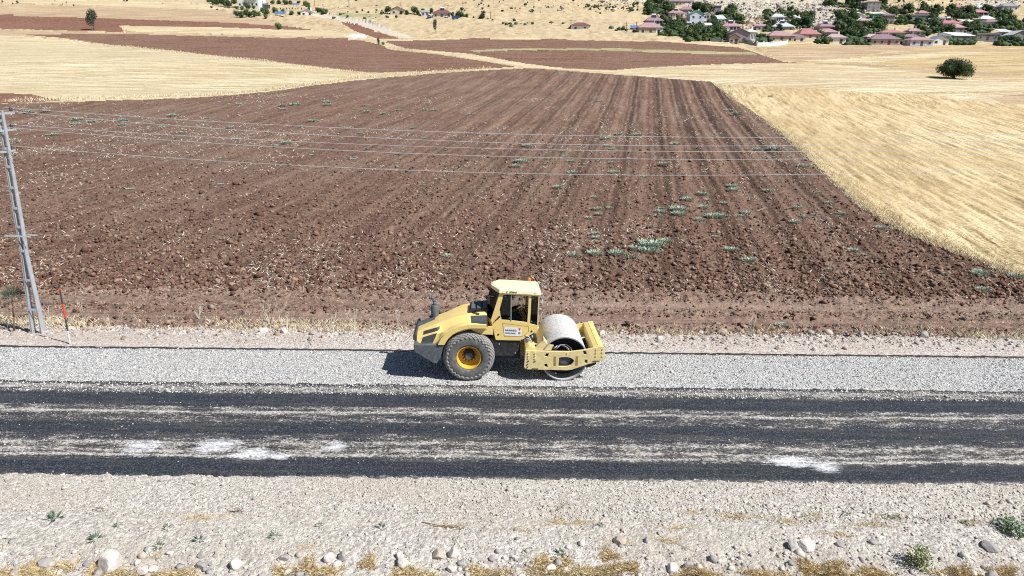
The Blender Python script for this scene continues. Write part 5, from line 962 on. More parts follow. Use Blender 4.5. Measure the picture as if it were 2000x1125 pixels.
# ------------------------------------------------------------------ village and far farms
C_ = dict(pink=(0.40, 0.25, 0.27), coral=(0.42, 0.21, 0.20), mauve=(0.25, 0.185, 0.21), maroon=(0.20, 0.09, 0.10), purple=(0.30, 0.20, 0.25), green=(0.12, 0.40, 0.30), metal=(0.52, 0.56, 0.60), white=(0.74, 0.75, 0.76), blue=(0.18, 0.27, 0.40), grey=(0.28, 0.28, 0.31), red=(0.38, 0.18, 0.18), tan=(0.42, 0.36, 0.29), stone=(0.24, 0.235, 0.25), cream=(0.60, 0.55, 0.46), bluewhite=(0.50, 0.55, 0.66), brick=(0.36, 0.13, 0.08), dark=(0.06, 0.065, 0.075), lilac=(0.30, 0.27, 0.31), pinkgrey=(0.45, 0.34, 0.34))
_mc = {}
def cm(k, roof=False):
    if (k, roof) not in _mc:
        t = NT(('roof sheet ' if roof else 'house wall ')+k).objco(); c = C_[k]; n = t.noise(1.2, 5, .7)
        cc = t.ramp(n, [(.3, tuple(x*.8 for x in c)), (.7, tuple(min(1, x*1.15) for x in c))])
        if roof:
            wv = t.n('ShaderNodeTexWave'); wv.inputs['Scale'].default_value = 1.1; wv.inputs['Distortion'].default_value = .3; t.l(t.pos, wv.inputs['Vector']); cc = t.mix(t.math('MULTIPLY', t.ramp(wv.outputs[0], [(.0, 1), (.25, 0)]), .35), cc, tuple(x*.6 for x in c))
        t.col(cc); _mc[(k, roof)] = t.set(Roughness=.8)
    return _mc[(k, roof)]
WIN = basic('window glass', (0.03, 0.035, 0.045), .15, 0, .1, 3, .6); FRM = basic('window frame', (0.62, 0.62, 0.62), .6, 0, .1, 3); DOORM = basic('door', (0.10, 0.07, 0.05), .6, 0, .1, 3); TANK = basic('white tank', (0.75, 0.77, 0.80), .4, 0, .05, 3); TREL = basic('concrete', (0.40, 0.39, 0.37), .9, 0, .15, 1)
HOUSES = []
def house(cx, by, w, eh, rh, kind, roof, wall, label, sub=1, yaw=None, side=None, tank=False, veranda=False, depthk=.8, cat='house', name=None, storeys=None):
    """by: base line; w, eh, rh: width, wall height and roof height, all in photo units; the house is built at real scale where it stands"""
    p = at(cx, by); s = depth(p)/FOC; W, E_, R2 = w*s, max(2.2, eh*s*1.03), rh*s*1.0
    D_ = max(4.0, min(W*depthk, 12)); rr = random.Random(int(cx*7+by)); yaw = rr.uniform(-.12, .12) if yaw is None else yaw
    root = empty(name or 'village_house', (p.x, p.y+D_/2*1.0, p.z-.1), yaw, label, cat); z0 = -3.5
    ov = .45
    MB().box(-W/2, W/2, -D_/2, D_/2, z0, E_).build('wall', cm(wall), root)
    if side: MB().box(W*side[1], W/2+.03, -D_/2-.03, D_/2-.5, z0, E_-.02).build('plastered_wall', cm(side[0]), root)
    st = storeys or (2 if E_ > 4.6 else 1); nw = max(2, int(W/2.6))
    for k in range(st):
        zc = E_*(k+.55)/st; hh = min(1.3, E_/st*.45)
        if veranda and k == st-1:
            o = MB().box(-W*.12, W*.46, -D_/2-.04, -D_/2+.0, zc-hh*.7, zc+hh*.8).build('veranda_shade', cm('dark'), root)  # flat dark panel painted as the shade inside the veranda
            for q in range(4): MB().box(-W*.12+W*.58*q/3-.1, -W*.12+W*.58*q/3+.1, -D_/2-.12, -D_/2-.045, zc-hh*.7, zc+hh*.8).build('veranda_post', cm('white'), root)
            MB().box(-W*.12, W*.46, -D_/2-.9, -D_/2-.045, zc-hh*.9, zc-hh*.45).build('balcony', cm('white'), root); continue
        for i in range(nw):
            x = -W/2+W*(i+.5)/nw
            if k == 0 and i == nw//2: MB().box(x-.45, x+.45, -D_/2-.07, -D_/2-.035, 0.1, min(2.1, E_*.8)).build('door', DOORM, root); continue
            f_ = MB().box(x-.55, x+.55, -D_/2-.08, -D_/2-.035, zc-hh/2, zc+hh/2).build('window', FRM, root); MB().box(x-.45, x+.45, -D_/2-.10, -D_/2-.085, zc-hh/2+.1, zc+hh/2-.1).build('pane', WIN, f_)
    if D_ > 5:
        for sgn in (1, -1):
            x = sgn*(W/2+(.035 if not side or sgn < 0 else .07)); f_ = MB().box(min(x, x+sgn*.05), max(x, x+sgn*.05), -.6, .6, E_*.45, E_*.45+1.2).build('window', FRM, root); MB().box(min(x+sgn*.055, x+sgn*.07), max(x+sgn*.055, x+sgn*.07), -.5, .5, E_*.45+.1, E_*.45+1.1).build('pane', WIN, f_)
    a, b = W/2+ov, D_/2+ov; rm = cm(roof, True); R2 = max(R2*1.0, .8)
    if kind == 'hip':
        h = R2*1.25; rl = max(a-b*.8, a*.25); mb = MB().add([(-a, -b, E_), (a, -b, E_), (a, b, E_), (-a, b, E_), (-a, -b, E_+.15), (a, -b, E_+.15), (a, b, E_+.15), (-a, b, E_+.15), (-rl, 0, E_+.15+h), (rl, 0, E_+.15+h)],
            [(0, 3, 2, 1), (0, 1, 5, 4), (1, 2, 6, 5), (2, 3, 7, 6), (3, 0, 4, 7), (4, 5, 9, 8), (5, 6, 9), (6, 7, 8, 9), (7, 4, 8)]); rf_ = mb.build('roof', rm, root)
    elif kind == 'gable':      # gable end faces the viewer
        h = R2*1.2; MB().add([(-W/2, -D_/2, E_), (W/2, -D_/2, E_), (0, -D_/2, E_+h*.93), (-W/2, D_/2, E_), (W/2, D_/2, E_), (0, D_/2, E_+h*.93)], [(0, 1, 2), (5, 4, 3), (0, 2, 5, 3), (1, 4, 5, 2)]).build('gable_wall', cm(wall), root)
        rf_ = MB().add([(-a, -b, E_-.1), (0, -b, E_+h), (a, -b, E_-.1), (-a, b, E_-.1), (0, b, E_+h), (a, b, E_-.1), (-a, -b, E_+.05), (0, -b, E_+h+.15), (a, -b, E_+.05), (-a, b, E_+.05), (0, b, E_+h+.15), (a, b, E_+.05)],
            [(6, 7, 10, 9), (7, 8, 11, 10), (0, 3, 4, 1), (1, 4, 5, 2), (0, 1, 7, 6), (1, 2, 8, 7), (3, 9, 10, 4), (4, 10, 11, 5), (0, 6, 9, 3), (2, 5, 11, 8)]).build('roof', rm, root)
    elif kind == 'shed':       # one pitch rising away from the viewer
        h = R2*1.3; rf_ = MB().add([(-a, -b, E_), (a, -b, E_), (a, b, E_+h), (-a, b, E_+h), (-a, -b, E_+.15), (a, -b, E_+.15), (a, b, E_+h+.15), (-a, b, E_+h+.15)], [(0, 3, 2, 1), (4, 5, 6, 7), (0, 1, 5, 4), (1, 2, 6, 5), (2, 3, 7, 6), (3, 0, 4, 7)]).build('roof', rm, root)
    else:
        rf_ = MB().box(-a+.2, a-.2, -b+.2, b-.2, E_, E_+.25).build('roof', rm, root); h = .25
        for q in (-1, 1): MB().box(-a+.2, a-.2, min(q*(b-.2), q*(b-.4)), max(q*(b-.2), q*(b-.4)), E_+.25, E_+.6).build('parapet', cm(wall), rf_)
    if kind in ('hip', 'gable') and rr.random() < .7: MB().box(W*.2, W*.2+.5, .3, .8, E_+.3, E_+h+1.0).build('chimney', cm(wall), rf_)
    if tank:
        zt = E_+h+.2; MB().cyl((-.9, .2, zt+.6), (.9, .2, zt+.6), .38, 12).build('water_tank', TANK, root, True, 0, 40); MB().add([(-1, -1.2, zt-.5), (1, -1.2, zt-.5), (1, 0, zt+.5), (-1, 0, zt+.5)], [(0, 1, 2, 3)]).build('solar_collector', WIN, root)
        for q in (-.8, .8): MB().box(q-.05, q+.05, .1, .3, E_+h*.4, zt+.35).build('tank_stand', STL, root)
    HOUSES.append((cx, by, w, eh+rh, label)); return root
H_ = house
H_(1270, 69, 46, 14, 8, 'hip', 'pink', 'tan', 'long beige house with pink hip roof and a white right wall at the village edge', side=('white', .22))
H_(1278, 51, 32, 7, 7, 'hip', 'purple', 'grey', 'house with purple pink roof and dark veranda behind the long beige house', tank=True, veranda=True)
H_(1322, 35, 30, 9, 5, 'hip', 'pink', 'lilac', 'grey house with pink roof and white right side above the round tree', side=('white', -.1), tank=True)
H_(1341, 27, 22, 6, 5, 'hip', 'purple', 'lilac', 'house with purple roof just behind the grey and white house')
H_(1318, 10, 74, 7, 6, 'shed', 'purple', 'lilac', 'very long purple roofed building at the top edge of the village', depthk=.25)
H_(1397, 28, 22, 14, 2, 'flat', 'dark', 'grey', 'flat roofed dark house with a brick red corner below the rocky slope', side=('brick', -.5) if False else None)
H_(1391, 28, 5, 13, 1, 'flat', 'dark', 'brick', 'narrow brick red stair tower beside the flat roofed dark house')
H_(1359, 50, 28, 20, 6, 'gable', 'green', 'bluewhite', 'tall pale blue house with green roof in the middle of trees')
H_(1379, 49, 10, 19, 3, 'gable', 'white', 'white', 'narrow white house wing attached right of the tall pale blue house')
H_(1337, 45, 12, 7, 4, 'hip', 'coral', 'stone', 'small grey house with coral roof left of the tall pale blue house')
H_(1346, 65, 18, 6, 5, 'hip', 'coral', 'white', 'small white house with coral roof hidden among garden trees', tank=True)
H_(1381, 59, 17, 4, 4, 'shed', 'white', 'white', 'low white sheet roofed shed right of the coral roofed garden house')
H_(1429, 63, 34, 11, 6, 'hip', 'pink', 'white', 'white balconied house with pink roof behind the gabled grey house', tank=True, veranda=True)
H_(1444, 86, 38, 20, 7, 'gable', 'mauve', 'lilac', 'large grey lilac gabled house with two storeys at the village edge')
H_(1434, 86, 18, 12, 5, 'gable', 'maroon', 'tan', 'brown gabled annex in front of the large grey lilac house')
H_(1466, 86, 15, 22, 4, 'hip', 'white', 'white', 'white two storey wing with balconies right of the large gabled house', veranda=True)
H_(1488, 61, 26, 7, 4, 'shed', 'pink', 'grey', 'grey house with single pitched pink roof behind the white wing')
H_(1531, 62, 40, 9, 7, 'hip', 'metal', 'grey', 'wide grey house with pale metal hip roof', tank=True)
H_(1519, 46, 22, 12, 5, 'hip', 'metal', 'white', 'white house with pale grey roof below the rocky slope', veranda=True)
H_(1408, 46, 15, 3, 6, 'shed', 'metal', 'white', 'low shed with tilted pale sheet roof above the balconied house')
H_(1526, 83, 48, 12, 8, 'hip', 'pink', 'tan', 'large house with broad pink hip roof at the village edge')
H_(1558, 84, 27, 10, 4, 'hip', 'mauve', 'white', 'white house with tall dark windows and mauve roof at the village edge')
H_(1580, 78, 42, 10, 9, 'hip', 'red', 'pinkgrey', 'house with bright red stepped roof behind the white windowed house')
H_(1560, 45, 8, 4, 3, 'hip', 'white', 'white', 'tiny white hut among trees below the rocky slope')
H_(1614, 62, 30, 7, 6, 'hip', 'purple', 'pinkgrey', 'house with pale purple roof, upper of a stepped pair', tank=True)
H_(1618, 74, 34, 6, 6, 'hip', 'pink', 'lilac', 'house with darker pink roof, lower of a stepped pair')
H_(1634, 85, 36, 9, 6, 'hip', 'pinkgrey', 'white', 'white house with dusty pink roof right of the leafy corner')
H_(1665, 33, 26, 3, 3, 'shed', 'white', 'stone', 'long low building with white roof above the white gabled shed')
H_(1678, 41, 24, 3, 5, 'gable', 'white', 'white', 'white gabled shed below the long low white roof')
H_(1688, 50, 16, 6, 4, 'hip', 'pinkgrey', 'pinkgrey', 'small house with faded pink roof among dark trees')
H_(1702, 49, 13, 3, 2, 'flat', 'pinkgrey', 'white', 'low hut with flat faded pink roof right of the small faded house')
H_(1687, 67, 17, 8, 4, 'hip', 'mauve', 'stone', 'stone house with mauve roof deep among the village trees')
H_(1716, 35, 22, 4, 3, 'shed', 'white', 'green', 'low shed with long white roof above the dark stone house')
H_(1735, 49, 22, 17, 3, 'hip', 'mauve', 'stone', 'tall dark blue grey stone house')
H_(1705, 23, 26, 17, 2, 'flat', 'grey', 'stone', 'unfinished grey concrete block of three storeys', storeys=3)
H_(1684, 13, 9, 5, 3, 'hip', 'mauve', 'white', 'little white house left of the grey concrete block')
H_(1753, 24, 26, 6, 5, 'hip', 'mauve', 'brick', 'brick red house with mauve roof right of the concrete block')
H_(1745, 75, 44, 8, 5, 'hip', 'coral', 'bluewhite', 'long blue white house with coral roof', side=('white', .3))
H_(1786, 72, 24, 7, 5, 'hip', 'pink', 'grey', 'grey house with pink roof right of the long blue white house')
H_(1706, 84, 30, 7, 5, 'hip', 'pinkgrey', 'lilac', 'lilac walled house with dusty roof at the field crest')
H_(1731, 88, 54, 5, 8, 'hip', 'mauve', 'pinkgrey', 'wide mauve roof showing above the field crest')
H_(1780, 84, 28, 6, 5, 'hip', 'mauve', 'grey', 'grey house with mauve roof below the pink roofed grey house')
H_(1797, 39, 42, 7, 2, 'flat', 'grey', 'grey', 'long flat roofed grey concrete house above the dry slope')
H_(1803, 33, 18, 2, 4, 'hip', 'pink', 'tan', 'pink roofed house partly behind the long flat grey house')
H_(1839, 45, 28, 7, 2, 'flat', 'metal', 'bluewhite', 'pale house with flat roof and wide dark opening', veranda=True)
H_(1873, 22, 25, 6, 5, 'hip', 'coral', 'dark', 'dark walled house with coral hip roof high above the orchard')
H_(1916, 24, 20, 3, 6, 'hip', 'metal', 'stone', 'house with pale metal roof behind the one with a red roof')
H_(1915, 32, 24, 6, 5, 'hip', 'coral', 'dark', 'dark house with bright coral roof in front of the pale metal roof')
H_(1945, 22, 24, 7, 3, 'flat', 'grey', 'grey', 'flat roofed grey house, left of the two high grey houses', tank=True)
H_(1973, 22, 32, 9, 5, 'hip', 'grey', 'bluewhite', 'grey hip roofed house, right of the two high grey houses')
H_(1857, 56, 36, 5, 7, 'hip', 'red', 'pinkgrey', 'house with long red tiled roof behind the stone two storey house', tank=True)
H_(1869, 67, 26, 12, 6, 'hip', 'pink', 'stone', 'dark stone two storey house with pink hip roof')
H_(1928, 46, 24, 4, 5, 'hip', 'white', 'stone', 'house with white sheet roof behind the mauve roofed one')
H_(1938, 53, 30, 9, 5, 'hip', 'mauve', 'white', 'white walled house with mauve roof by the right orchard')
H_(1880, 81, 40, 5, 6, 'shed', 'white', 'stone', 'long barn with white sheet roof near the field crest')
H_(1836, 88, 32, 7, 6, 'gable', 'blue', 'white', 'white gabled house with blue roof at the field crest')
H_(1800, 90, 44, 4, 5, 'hip', 'pink', 'bluewhite', 'low pink roof left of the blue roofed house')
H_(1930, 78, 42, 8, 2, 'flat', 'stone', 'stone', 'old stone building with flat roof right of the white barn')
H_(1962, 73, 20, 3, 5, 'shed', 'metal', 'tan', 'low shed with pale metal roof right of the old stone building')
H_(1992, 79, 34, 8, 7, 'gable', 'metal', 'stone', 'dark barn with pale metal roof at the right edge')
H_(1893, 52, 24, 3, 4, 'shed', 'white', 'cream', 'pale sheds between the red tiled roof and the right orchard')
H_(487, 16, 42, 26, 2, 'flat', 'white', 'white', 'modern white villa with flat roof cut by the top edge', cat='villa', veranda=True)
H_(516, 16, 16, 7, 2, 'flat', 'metal', 'dark', 'dark glazed pavilion attached right of the white villa')
H_(599, 32, 24, 7, 4, 'gable', 'white', 'white', 'white hut beside the start of the dirt road')
H_(777, 29, 28, 9, 5, 'gable', 'maroon', 'cream', 'pale gabled barn with maroon roof on the far farm', cat='barn', name='barn')
H_(830, 32, 15, 8, 1, 'flat', 'white', 'bluewhite', 'small white cube shaped hut between the two farm buildings')
H_(863, 35, 35, 8, 6, 'hip', 'maroon', 'cream', 'farmhouse with maroon hip roof and white tank on top', tank=True)
H_(1134, 61, 36, 8, 5, 'hip', 'maroon', 'white', 'lone shed with maroon roof, dark gable and white side by the pale track', cat='barn', name='barn', side=('dark', -2) if False else None)
# garden walls with posts
def garden_wall(pts, h, m, label, posts=None):
    P_ = [at(*q) for q in pts]; root = empty('garden_wall', P_[0][:], 0, label, 'wall'); o0 = P_[0]
    for i, (a, b) in enumerate(zip(P_[:-1], P_[1:])):
        d = Vector((b.x-a.x, b.y-a.y, 0)).normalized()*.01; n_ = Vector((-d.y, d.x, 0)).normalized()*.15; q = []
        for p_ in (a+d, b-d):
            for s_ in (-1, 1):
                for z_ in (-1.5, h): q.append(tuple(p_-o0+n_*s_+Vector((0, 0, z_))))
        MB().add(q, [(0, 1, 3, 2), (4, 6, 7, 5), (0, 4, 5, 1), (2, 3, 7, 6), (1, 5, 7, 3), (0, 2, 6, 4)]).build('wall_section', m, root)
    for p_ in P_:
        q = p_-o0; MB().box(q.x-.25, q.x+.25, q.y-.25, q.y+.25, q.z-1.5, q.z+h+.4).build('post', m, root)
garden_wall([(1478, 90), (1491, 90), (1507, 90), (1524, 88), (1537, 86)], 1.2, cm('white'), 'white garden wall with posts in front of the broad pink roofed house')
garden_wall([(1385, 82), (1410, 84), (1440, 86), (1477, 90)], 1.0, cm('stone'), 'dark stone garden wall in front of the large gabled house')
garden_wall([(1832, 72), (1850, 72), (1872, 72), (1896, 71)], 1.6, cm('stone'), 'grey retaining wall below the dark stone two storey house')
garden_wall([(1290, 72), (1320, 75), (1350, 78), (1385, 82)], .9, cm('dark'), 'low dark wall below the garden trees left of the large gabled house')
# thin utility poles
def upole(u, v, hpx, m, label):
    p = at(u, v); H2 = hpx*depth(p)/FOC; root = empty('utility_pole', p[:], 0, label, 'utility pole', 'utility poles around the village'); MB().cyl((0, 0, -.5), (0, 0, H2), .16, 8, .10).build('mast', m, root); MB().box(-.7, .7, -.05, .05, H2-.5, H2-.38).build('crossarm', m, root)
WOODP = basic('old wooden mast', (.10, .08, .065), .9)
for u, v, h, m, lb in [(1341, 75, 26, TREL, 'concrete pole in front of the garden trees'), (1223, 66, 22, WOODP, 'thin dark pole left of the blue solar rack'), (1242, 66, 22, WOODP, 'thin pole between the solar rack and the beige house'), (615, 14, 16, WOODP, 'thin pole right of the villa orchard'), (682, 18, 18, WOODP, 'thin pole above the bend of the dirt road'), (631, 16, 8, WOODP, 'short pole beside the villa orchard'), (782, 15, 10, WOODP, 'thin pole behind the maroon roofed barn'), (875, 22, 12, WOODP, 'thin pole behind the farmhouse'), (958, 40, 16, WOODP, 'thin pole on the slope right of the farmhouse'), (1115, 50, 11, WOODP, 'pole behind the lone maroon shed'),
                       (1485, 75, 22, TREL, 'pale pole behind the white wall'), (1646, 60, 16, TREL, 'pale pole among the middle village trees'), (1919, 36, 20, TREL, 'tall pale pole beside the coral roofed dark house'), (1976, 64, 14, TREL, 'leaning pale pole in the right orchard')]: upole(u, v, h, m, lb)
# solar racks, vehicles
BLUS = basic('blue panel', (.10, .19, .40), .35, 0, .15, 2, .6)
def rack(u, v, w, label):
    p = at(u, v); s = depth(p)/FOC; W = w*s; root = empty('solar_rack', p[:], 0, label, 'solar rack'); n = max(3, int(W/1.3))
    for i in range(n): x = -W/2+W*i/n; MB().add([(x, -.8, 1.3), (x+W/n-.12, -.8, 1.3), (x+W/n-.12, .9, 2.5), (x, .9, 2.5), (x, -.8, 1.22), (x+W/n-.12, -.8, 1.22), (x+W/n-.12, .9, 2.42), (x, .9, 2.42)], [(0, 1, 2, 3), (7, 6, 5, 4), (0, 4, 5, 1), (1, 5, 6, 2), (2, 6, 7, 3), (3, 7, 4, 0)]).build('panel', BLUS, root)
    for i in range(3): x = -W/2+.3+(W-.6)*i/2; MB().cyl((x, 0, -.5), (x, 0, 1.8), .07, 6).build('leg', STL, root)
rack(548, 33, 22, 'blue solar panel rack in the villa garden'); rack(579, 14, 13, 'blue solar panels behind the villa orchard'); rack(1239, 62, 17, 'blue solar rack left of the long beige house')
def vehicle(u, v, w, col, label, truck, name):
    p = at(u, v); s = depth(p)/FOC; L = w*s; root = empty(name, (p.x, p.y, p.z+.05), 0, label, 'truck' if truck else 'car'); m = basic('paint '+name, col, .35, 0, .05, 2, .5); h = L*.34
    if truck: MB().box(-L/2, L*.18, -1.1, 1.1, .7, .7+h).build('cargo_bed', m, root, False, .05); MB().prism([(L*.21, .6), (L*.5, .6), (L*.5, 1.5), (L*.42, .8+h), (L*.21, .8+h)], -1.0, 1.0).build('cab', m, root, False, .05); MB().prism([(L*.40, 1.5), (L*.485, 1.5), (L*.41, .7+h), (L*.30, .7+h), (L*.30, 1.5)], -1.03, 1.03).build('windscreen', WIN, root)
    else: MB().prism([(-L/2, .35), (L/2, .35), (L/2, .85), (L*.32, .95), (L*.12, 1.45), (-L*.28, 1.45), (-L*.44, .95), (-L/2, .9)], -.85, .85).build('body', m, root, False, .08); MB().prism([(L*.26, .98), (L*.11, 1.38), (-L*.26, 1.38), (-L*.38, .98)], -.87, .87).build('window', WIN, root)
    for x in (-L*.3, L*.32):
        for y in (-1, 1): MB().cyl((x, y*.72, .35), (x, y*.92, .35), .36, 14).build('wheel', BLK, root, True, 0, 40)
vehicle(889, 39, 13, (.03, .07, .30), 'blue truck parked right of the maroon roofed farmhouse', True, 'parked_truck'); vehicle(839, 36, 9, (.12, .28, .45), 'light blue car in front of the white cube hut', False, 'parked_car'); vehicle(872, 36, 7, (.75, .75, .76), 'white car in front of the farmhouse', False, 'parked_car'); vehicle(1417, 85, 7, (.75, .75, .76), 'white car beside the dark garden wall', False, 'parked_car') if False else None

# ------------------------------------------------------------------ trees
LFD = basic('dark leaf', (0.036, 0.066, 0.026), .8, 0, .35, .8); LFM = basic('mid leaf', (0.065, 0.108, 0.038), .8, 0, .35, .8); LFL = basic('light leaf', (0.10, 0.14, 0.045), .8, 0, .3, .8); LFG = basic('grey leaf', (0.10, 0.12, 0.085), .85, 0, .3, .8); LFO = basic('olive leaf', (0.065, 0.078, 0.045), .85, 0, .3, .8)
TRK = basic('trunk bark', (0.11, 0.085, 0.065), .95, 0, .3, 3); PTRK = basic('pale bare branches', (0.40, 0.35, 0.30), .95, 0, .2, 3)
def crown_mesh(seed, mats, nb=7, nl=70, squash=.8, ls=.13, core=True, open_=0, spread=.58, lobe=1.0):
    """crown of unit radius, base at z=0: leaf clumps on several lobes"""
    rr = random.Random(seed); mb = MB(); mi = []
    for b in range(nb):
        a = rr.uniform(0, 6.28); rad = rr.uniform(.0, spread) if b else 0; c = Vector((rad*math.cos(a), rad*math.sin(a), squash*(.62+rr.uniform(-.30, .42)))); R3 = rr.uniform(.34, .52)*lobe*(1 if b else 1.25); k = rr.randrange(len(mats))
        if core: n0 = len(mb.f); mb.blob(c, (R3*.8, R3*.8, R3*.72), seed*31+b, .22); mi += [k]*(len(mb.f)-n0)
        for i in range(nl):
            d = Vector((rr.gauss(0, 1), rr.gauss(0, 1), rr.gauss(0, .9))).normalized(); q = c+d*R3*rr.uniform(.72, 1.12+open_); leafq(mb, q-d*ls*.5, (d+Vector((rr.uniform(-.9, .9), rr.uniform(-.9, .9), rr.uniform(-.5, .9)))), (rr.uniform(-1, 1), rr.uniform(-1, 1), rr.uniform(-.2, 1)), ls*rr.uniform(.7, 1.4), ls*.42); mi.append(k if rr.random() < .7 else rr.randrange(len(mats)))
    me = mb.mesh('crown', mats); me.polygons.foreach_set('material_index', mi); return me
def trunk_mesh(seed, h=.6, m=TRK):
    rr = random.Random(seed); mb = MB(); mb.tube([(0, 0, -.3), (.02, 0, h*.5), (-.02, .02, h)], [.075, .06, .045], 7)
    for k in range(5): a = rr.uniform(0, 6.28); mb.cyl((0, 0, h*rr.uniform(.6, 1)), (math.cos(a)*.45, math.sin(a)*.45, h+rr.uniform(.2, .6)), .035, 5, .012)
    return mb.mesh('trunk', m)
CR = {'dark green': [crown_mesh(s, [LFD, LFM], 7+s % 3) for s in range(5)], 'mid green': [crown_mesh(s+20, [LFM, LFD, LFL], 8) for s in range(4)], 'bright yellow green': [crown_mesh(s+40, [LFL, LFM], 7) for s in range(3)], 'grey green': [crown_mesh(s+60, [LFG, LFO], 7) for s in range(2)]}
TM = [trunk_mesh(s) for s in range(3)]
def short(lb):
    for cut in (',', ' with ', ' attached ', ' behind ', ' in front ', ' right of ', ' left of ', ' above ', ' below ', ' among ', ' at ', ' beside ', ' just ', ' of ', ' near '): pass
    return lb
SH = {}
for (hx, hy, hw_, hh_, lb) in HOUSES:
    w_ = lb.split(',')[0].split(' '); stop = {'behind', 'in', 'right', 'left', 'above', 'below', 'among', 'at', 'beside', 'just', 'near', 'high', 'deep', 'hidden', 'attached', 'nearest', 'between', 'by', 'showing', 'on', 'partly', 'cut'}
    out = []
    for k in w_:
        if k in stop: break
        out.append(k)
    SH[(hx, hy)] = ' '.join(out[:8])
TREEL = {}
tree_i = 0
def tree(u, v, hpx, wpx=None, tone='dark green', label=None, group='trees of the hillside village', cat='tree', trunk=.18, name='broadleaf_tree', var=None):
    global tree_i
    p = at(u, v); s = depth(p)/FOC; H2 = hpx*s*1.05; W2 = (wpx or hpx*.95)*s/2; tree_i += 1; var = tree_i if var is None else var
    root = empty(name, (p.x, p.y, float(p.z)-.05), random.uniform(0, 6), None, cat, group)
    c = bpy.data.objects.new('crown', CR[tone][var % len(CR[tone])]); COL.objects.link(c); c.parent = root; hc = H2*(1-trunk); c.scale = (W2, W2, hc/1.15); c.location.z = H2*trunk*.8
    t_ = bpy.data.objects.new('trunk', TM[var % 3]); COL.objects.link(t_); t_.parent = root; t_.scale = (H2*.5, H2*.5, H2*(trunk+.25)*1.2)
    if label is None:
        best = min(HOUSES, key=lambda h: ((h[0]-u)/1.0)**2+((h[1]-h[3]*.3-v)*1.6)**2); dx, dy = u-best[0], v-(best[1])
        if abs(dx) < best[2]*.5+3: rel = 'in front of' if dy > -2 else 'behind'
        else: rel = 'right of' if dx > 0 else 'left of'
        sz = 'tiny' if hpx < 7 else ('small' if hpx < 9.5 else ('medium' if hpx < 12 else 'large'))
        label = '%s %s tree %s the %s' % (sz, tone, rel, SH[(best[0], best[1])]); label = ' '.join(label.split(' ')[:16])
        while label.split(' ')[-1] in ('with', 'and', 'of', 'the', 'a', 'one'): label = ' '.join(label.split(' ')[:-1])
    TREEL.setdefault(label, []).append((root, u, v)); root['label'] = label; return root
def cover_ok(u, v, h):      # keep the fronts of houses in view
    for (hx, hy, hw_, hh_, lb) in HOUSES:
        if abs(u-hx) < hw_*.30 and hy-hh_*.2 < v and v-h*.4 < hy-1 and hy < v+1.5: return False
        if abs(u-hx) < hw_*.42 and hy-hh_*.6 < v < hy-1: return False
    return True
clusters = [(1262, 8, 1310, 30, 11, 13, 'd'), (1292, 46, 1345, 75, 24, 13, 'm'), (1345, 60, 1392, 82, 20, 13, 'm'), (1355, 18, 1385, 30, 6, 13, 'd'), (1384, 40, 1400, 58, 6, 12, 'd'), (1400, 24, 1432, 34, 6, 11, 'd'), (1415, 36, 1450, 48, 6, 11, 'm'), (1392, 60, 1422, 82, 9, 12, 'm'),
  (1492, 54, 1527, 66, 8, 11, 'd'), (1496, 28, 1512, 42, 4, 10, 'd'), (1520, 24, 1545, 34, 4, 8, 'm'), (1540, 32, 1585, 54, 16, 12, 'm'), (1484, 74, 1502, 86, 4, 9, 'l'), (1612, 6, 1682, 16, 14, 10, 'd'), (1664, 16, 1680, 26, 3, 10, 'd'), (1680, 28, 1696, 36, 3, 9, 'd'), (1718, 6, 1730, 18, 3, 10, 'd'), (1638, 32, 1666, 50, 9, 14, 'd'),
  (1630, 50, 1700, 82, 26, 13, 'm'), (1695, 48, 1725, 72, 14, 13, 'm'), (1742, 16, 1780, 32, 9, 10, 'd'), (1752, 38, 1800, 50, 10, 9, 'd'), (1745, 76, 1778, 86, 6, 9, 'm'), (1775, 76, 1800, 85, 4, 8, 'm'), (1798, 18, 1835, 29, 7, 9, 'd'), (1855, 22, 1925, 42, 24, 10, 'm'), (1800, 36, 1826, 50, 7, 10, 'd'), (1822, 48, 1856, 67, 12, 11, 'm'),
  (1788, 60, 1812, 72, 5, 10, 'd'), (1884, 52, 1932, 68, 13, 11, 'm'), (1928, 20, 1972, 34, 8, 8, 'm'), (1942, 42, 2000, 64, 18, 11, 'm'), (1948, 77, 2005, 90, 12, 9, 'l'), (1600, 66, 1622, 86, 7, 12, 'm'), (1640, 78, 1695, 88, 7, 8, 'm'), (1855, 78, 1900, 88, 5, 7, 'm'), (1450, 76, 1476, 88, 2, 8, 'm')]
rr = random.Random(21)
for (u0, v0, u1, v1, n, h, tn) in clusters:
    k = tries = 0
    n = int(n*.9)
    while k < n and tries < n*14:
        tries += 1; u = rr.uniform(u0, u1); v = rr.uniform(v0, v1); hh = h*rr.uniform(.8, 1.3)*1.28
        if not cover_ok(u, v, hh): continue
        k += 1; tone = {'d': 'dark green' if rr.random() < .75 else 'mid green', 'm': 'mid green' if rr.random() < .55 else 'dark green', 'l': 'bright yellow green'}[tn]
        tree(u, v, hh, hh*rr.uniform(1.15, 1.65), tone)
for u, v, h, tone, lb in [(1324, 40, 11, 'dark green', 'round dark tree standing alone in front of the grey and white house'), (1237, 14, 11, 'bright yellow green', 'bright green tree left of the village on the terraced slope'), (1245, 11, 8, 'dark green', 'dark tree touching the bright green one on the terraced slope'), (1872, 37, 9, 'bright yellow green', 'yellow green tree in the middle of the upper orchard'), (1735, 84, 7, 'dark green', 'dark tree by the mauve roof at the crest'), (1756, 5, 8, 'dark green', 'dark tree alone on the upper slope above the brick red house')]: tree(u, v, h, None, tone, lb)
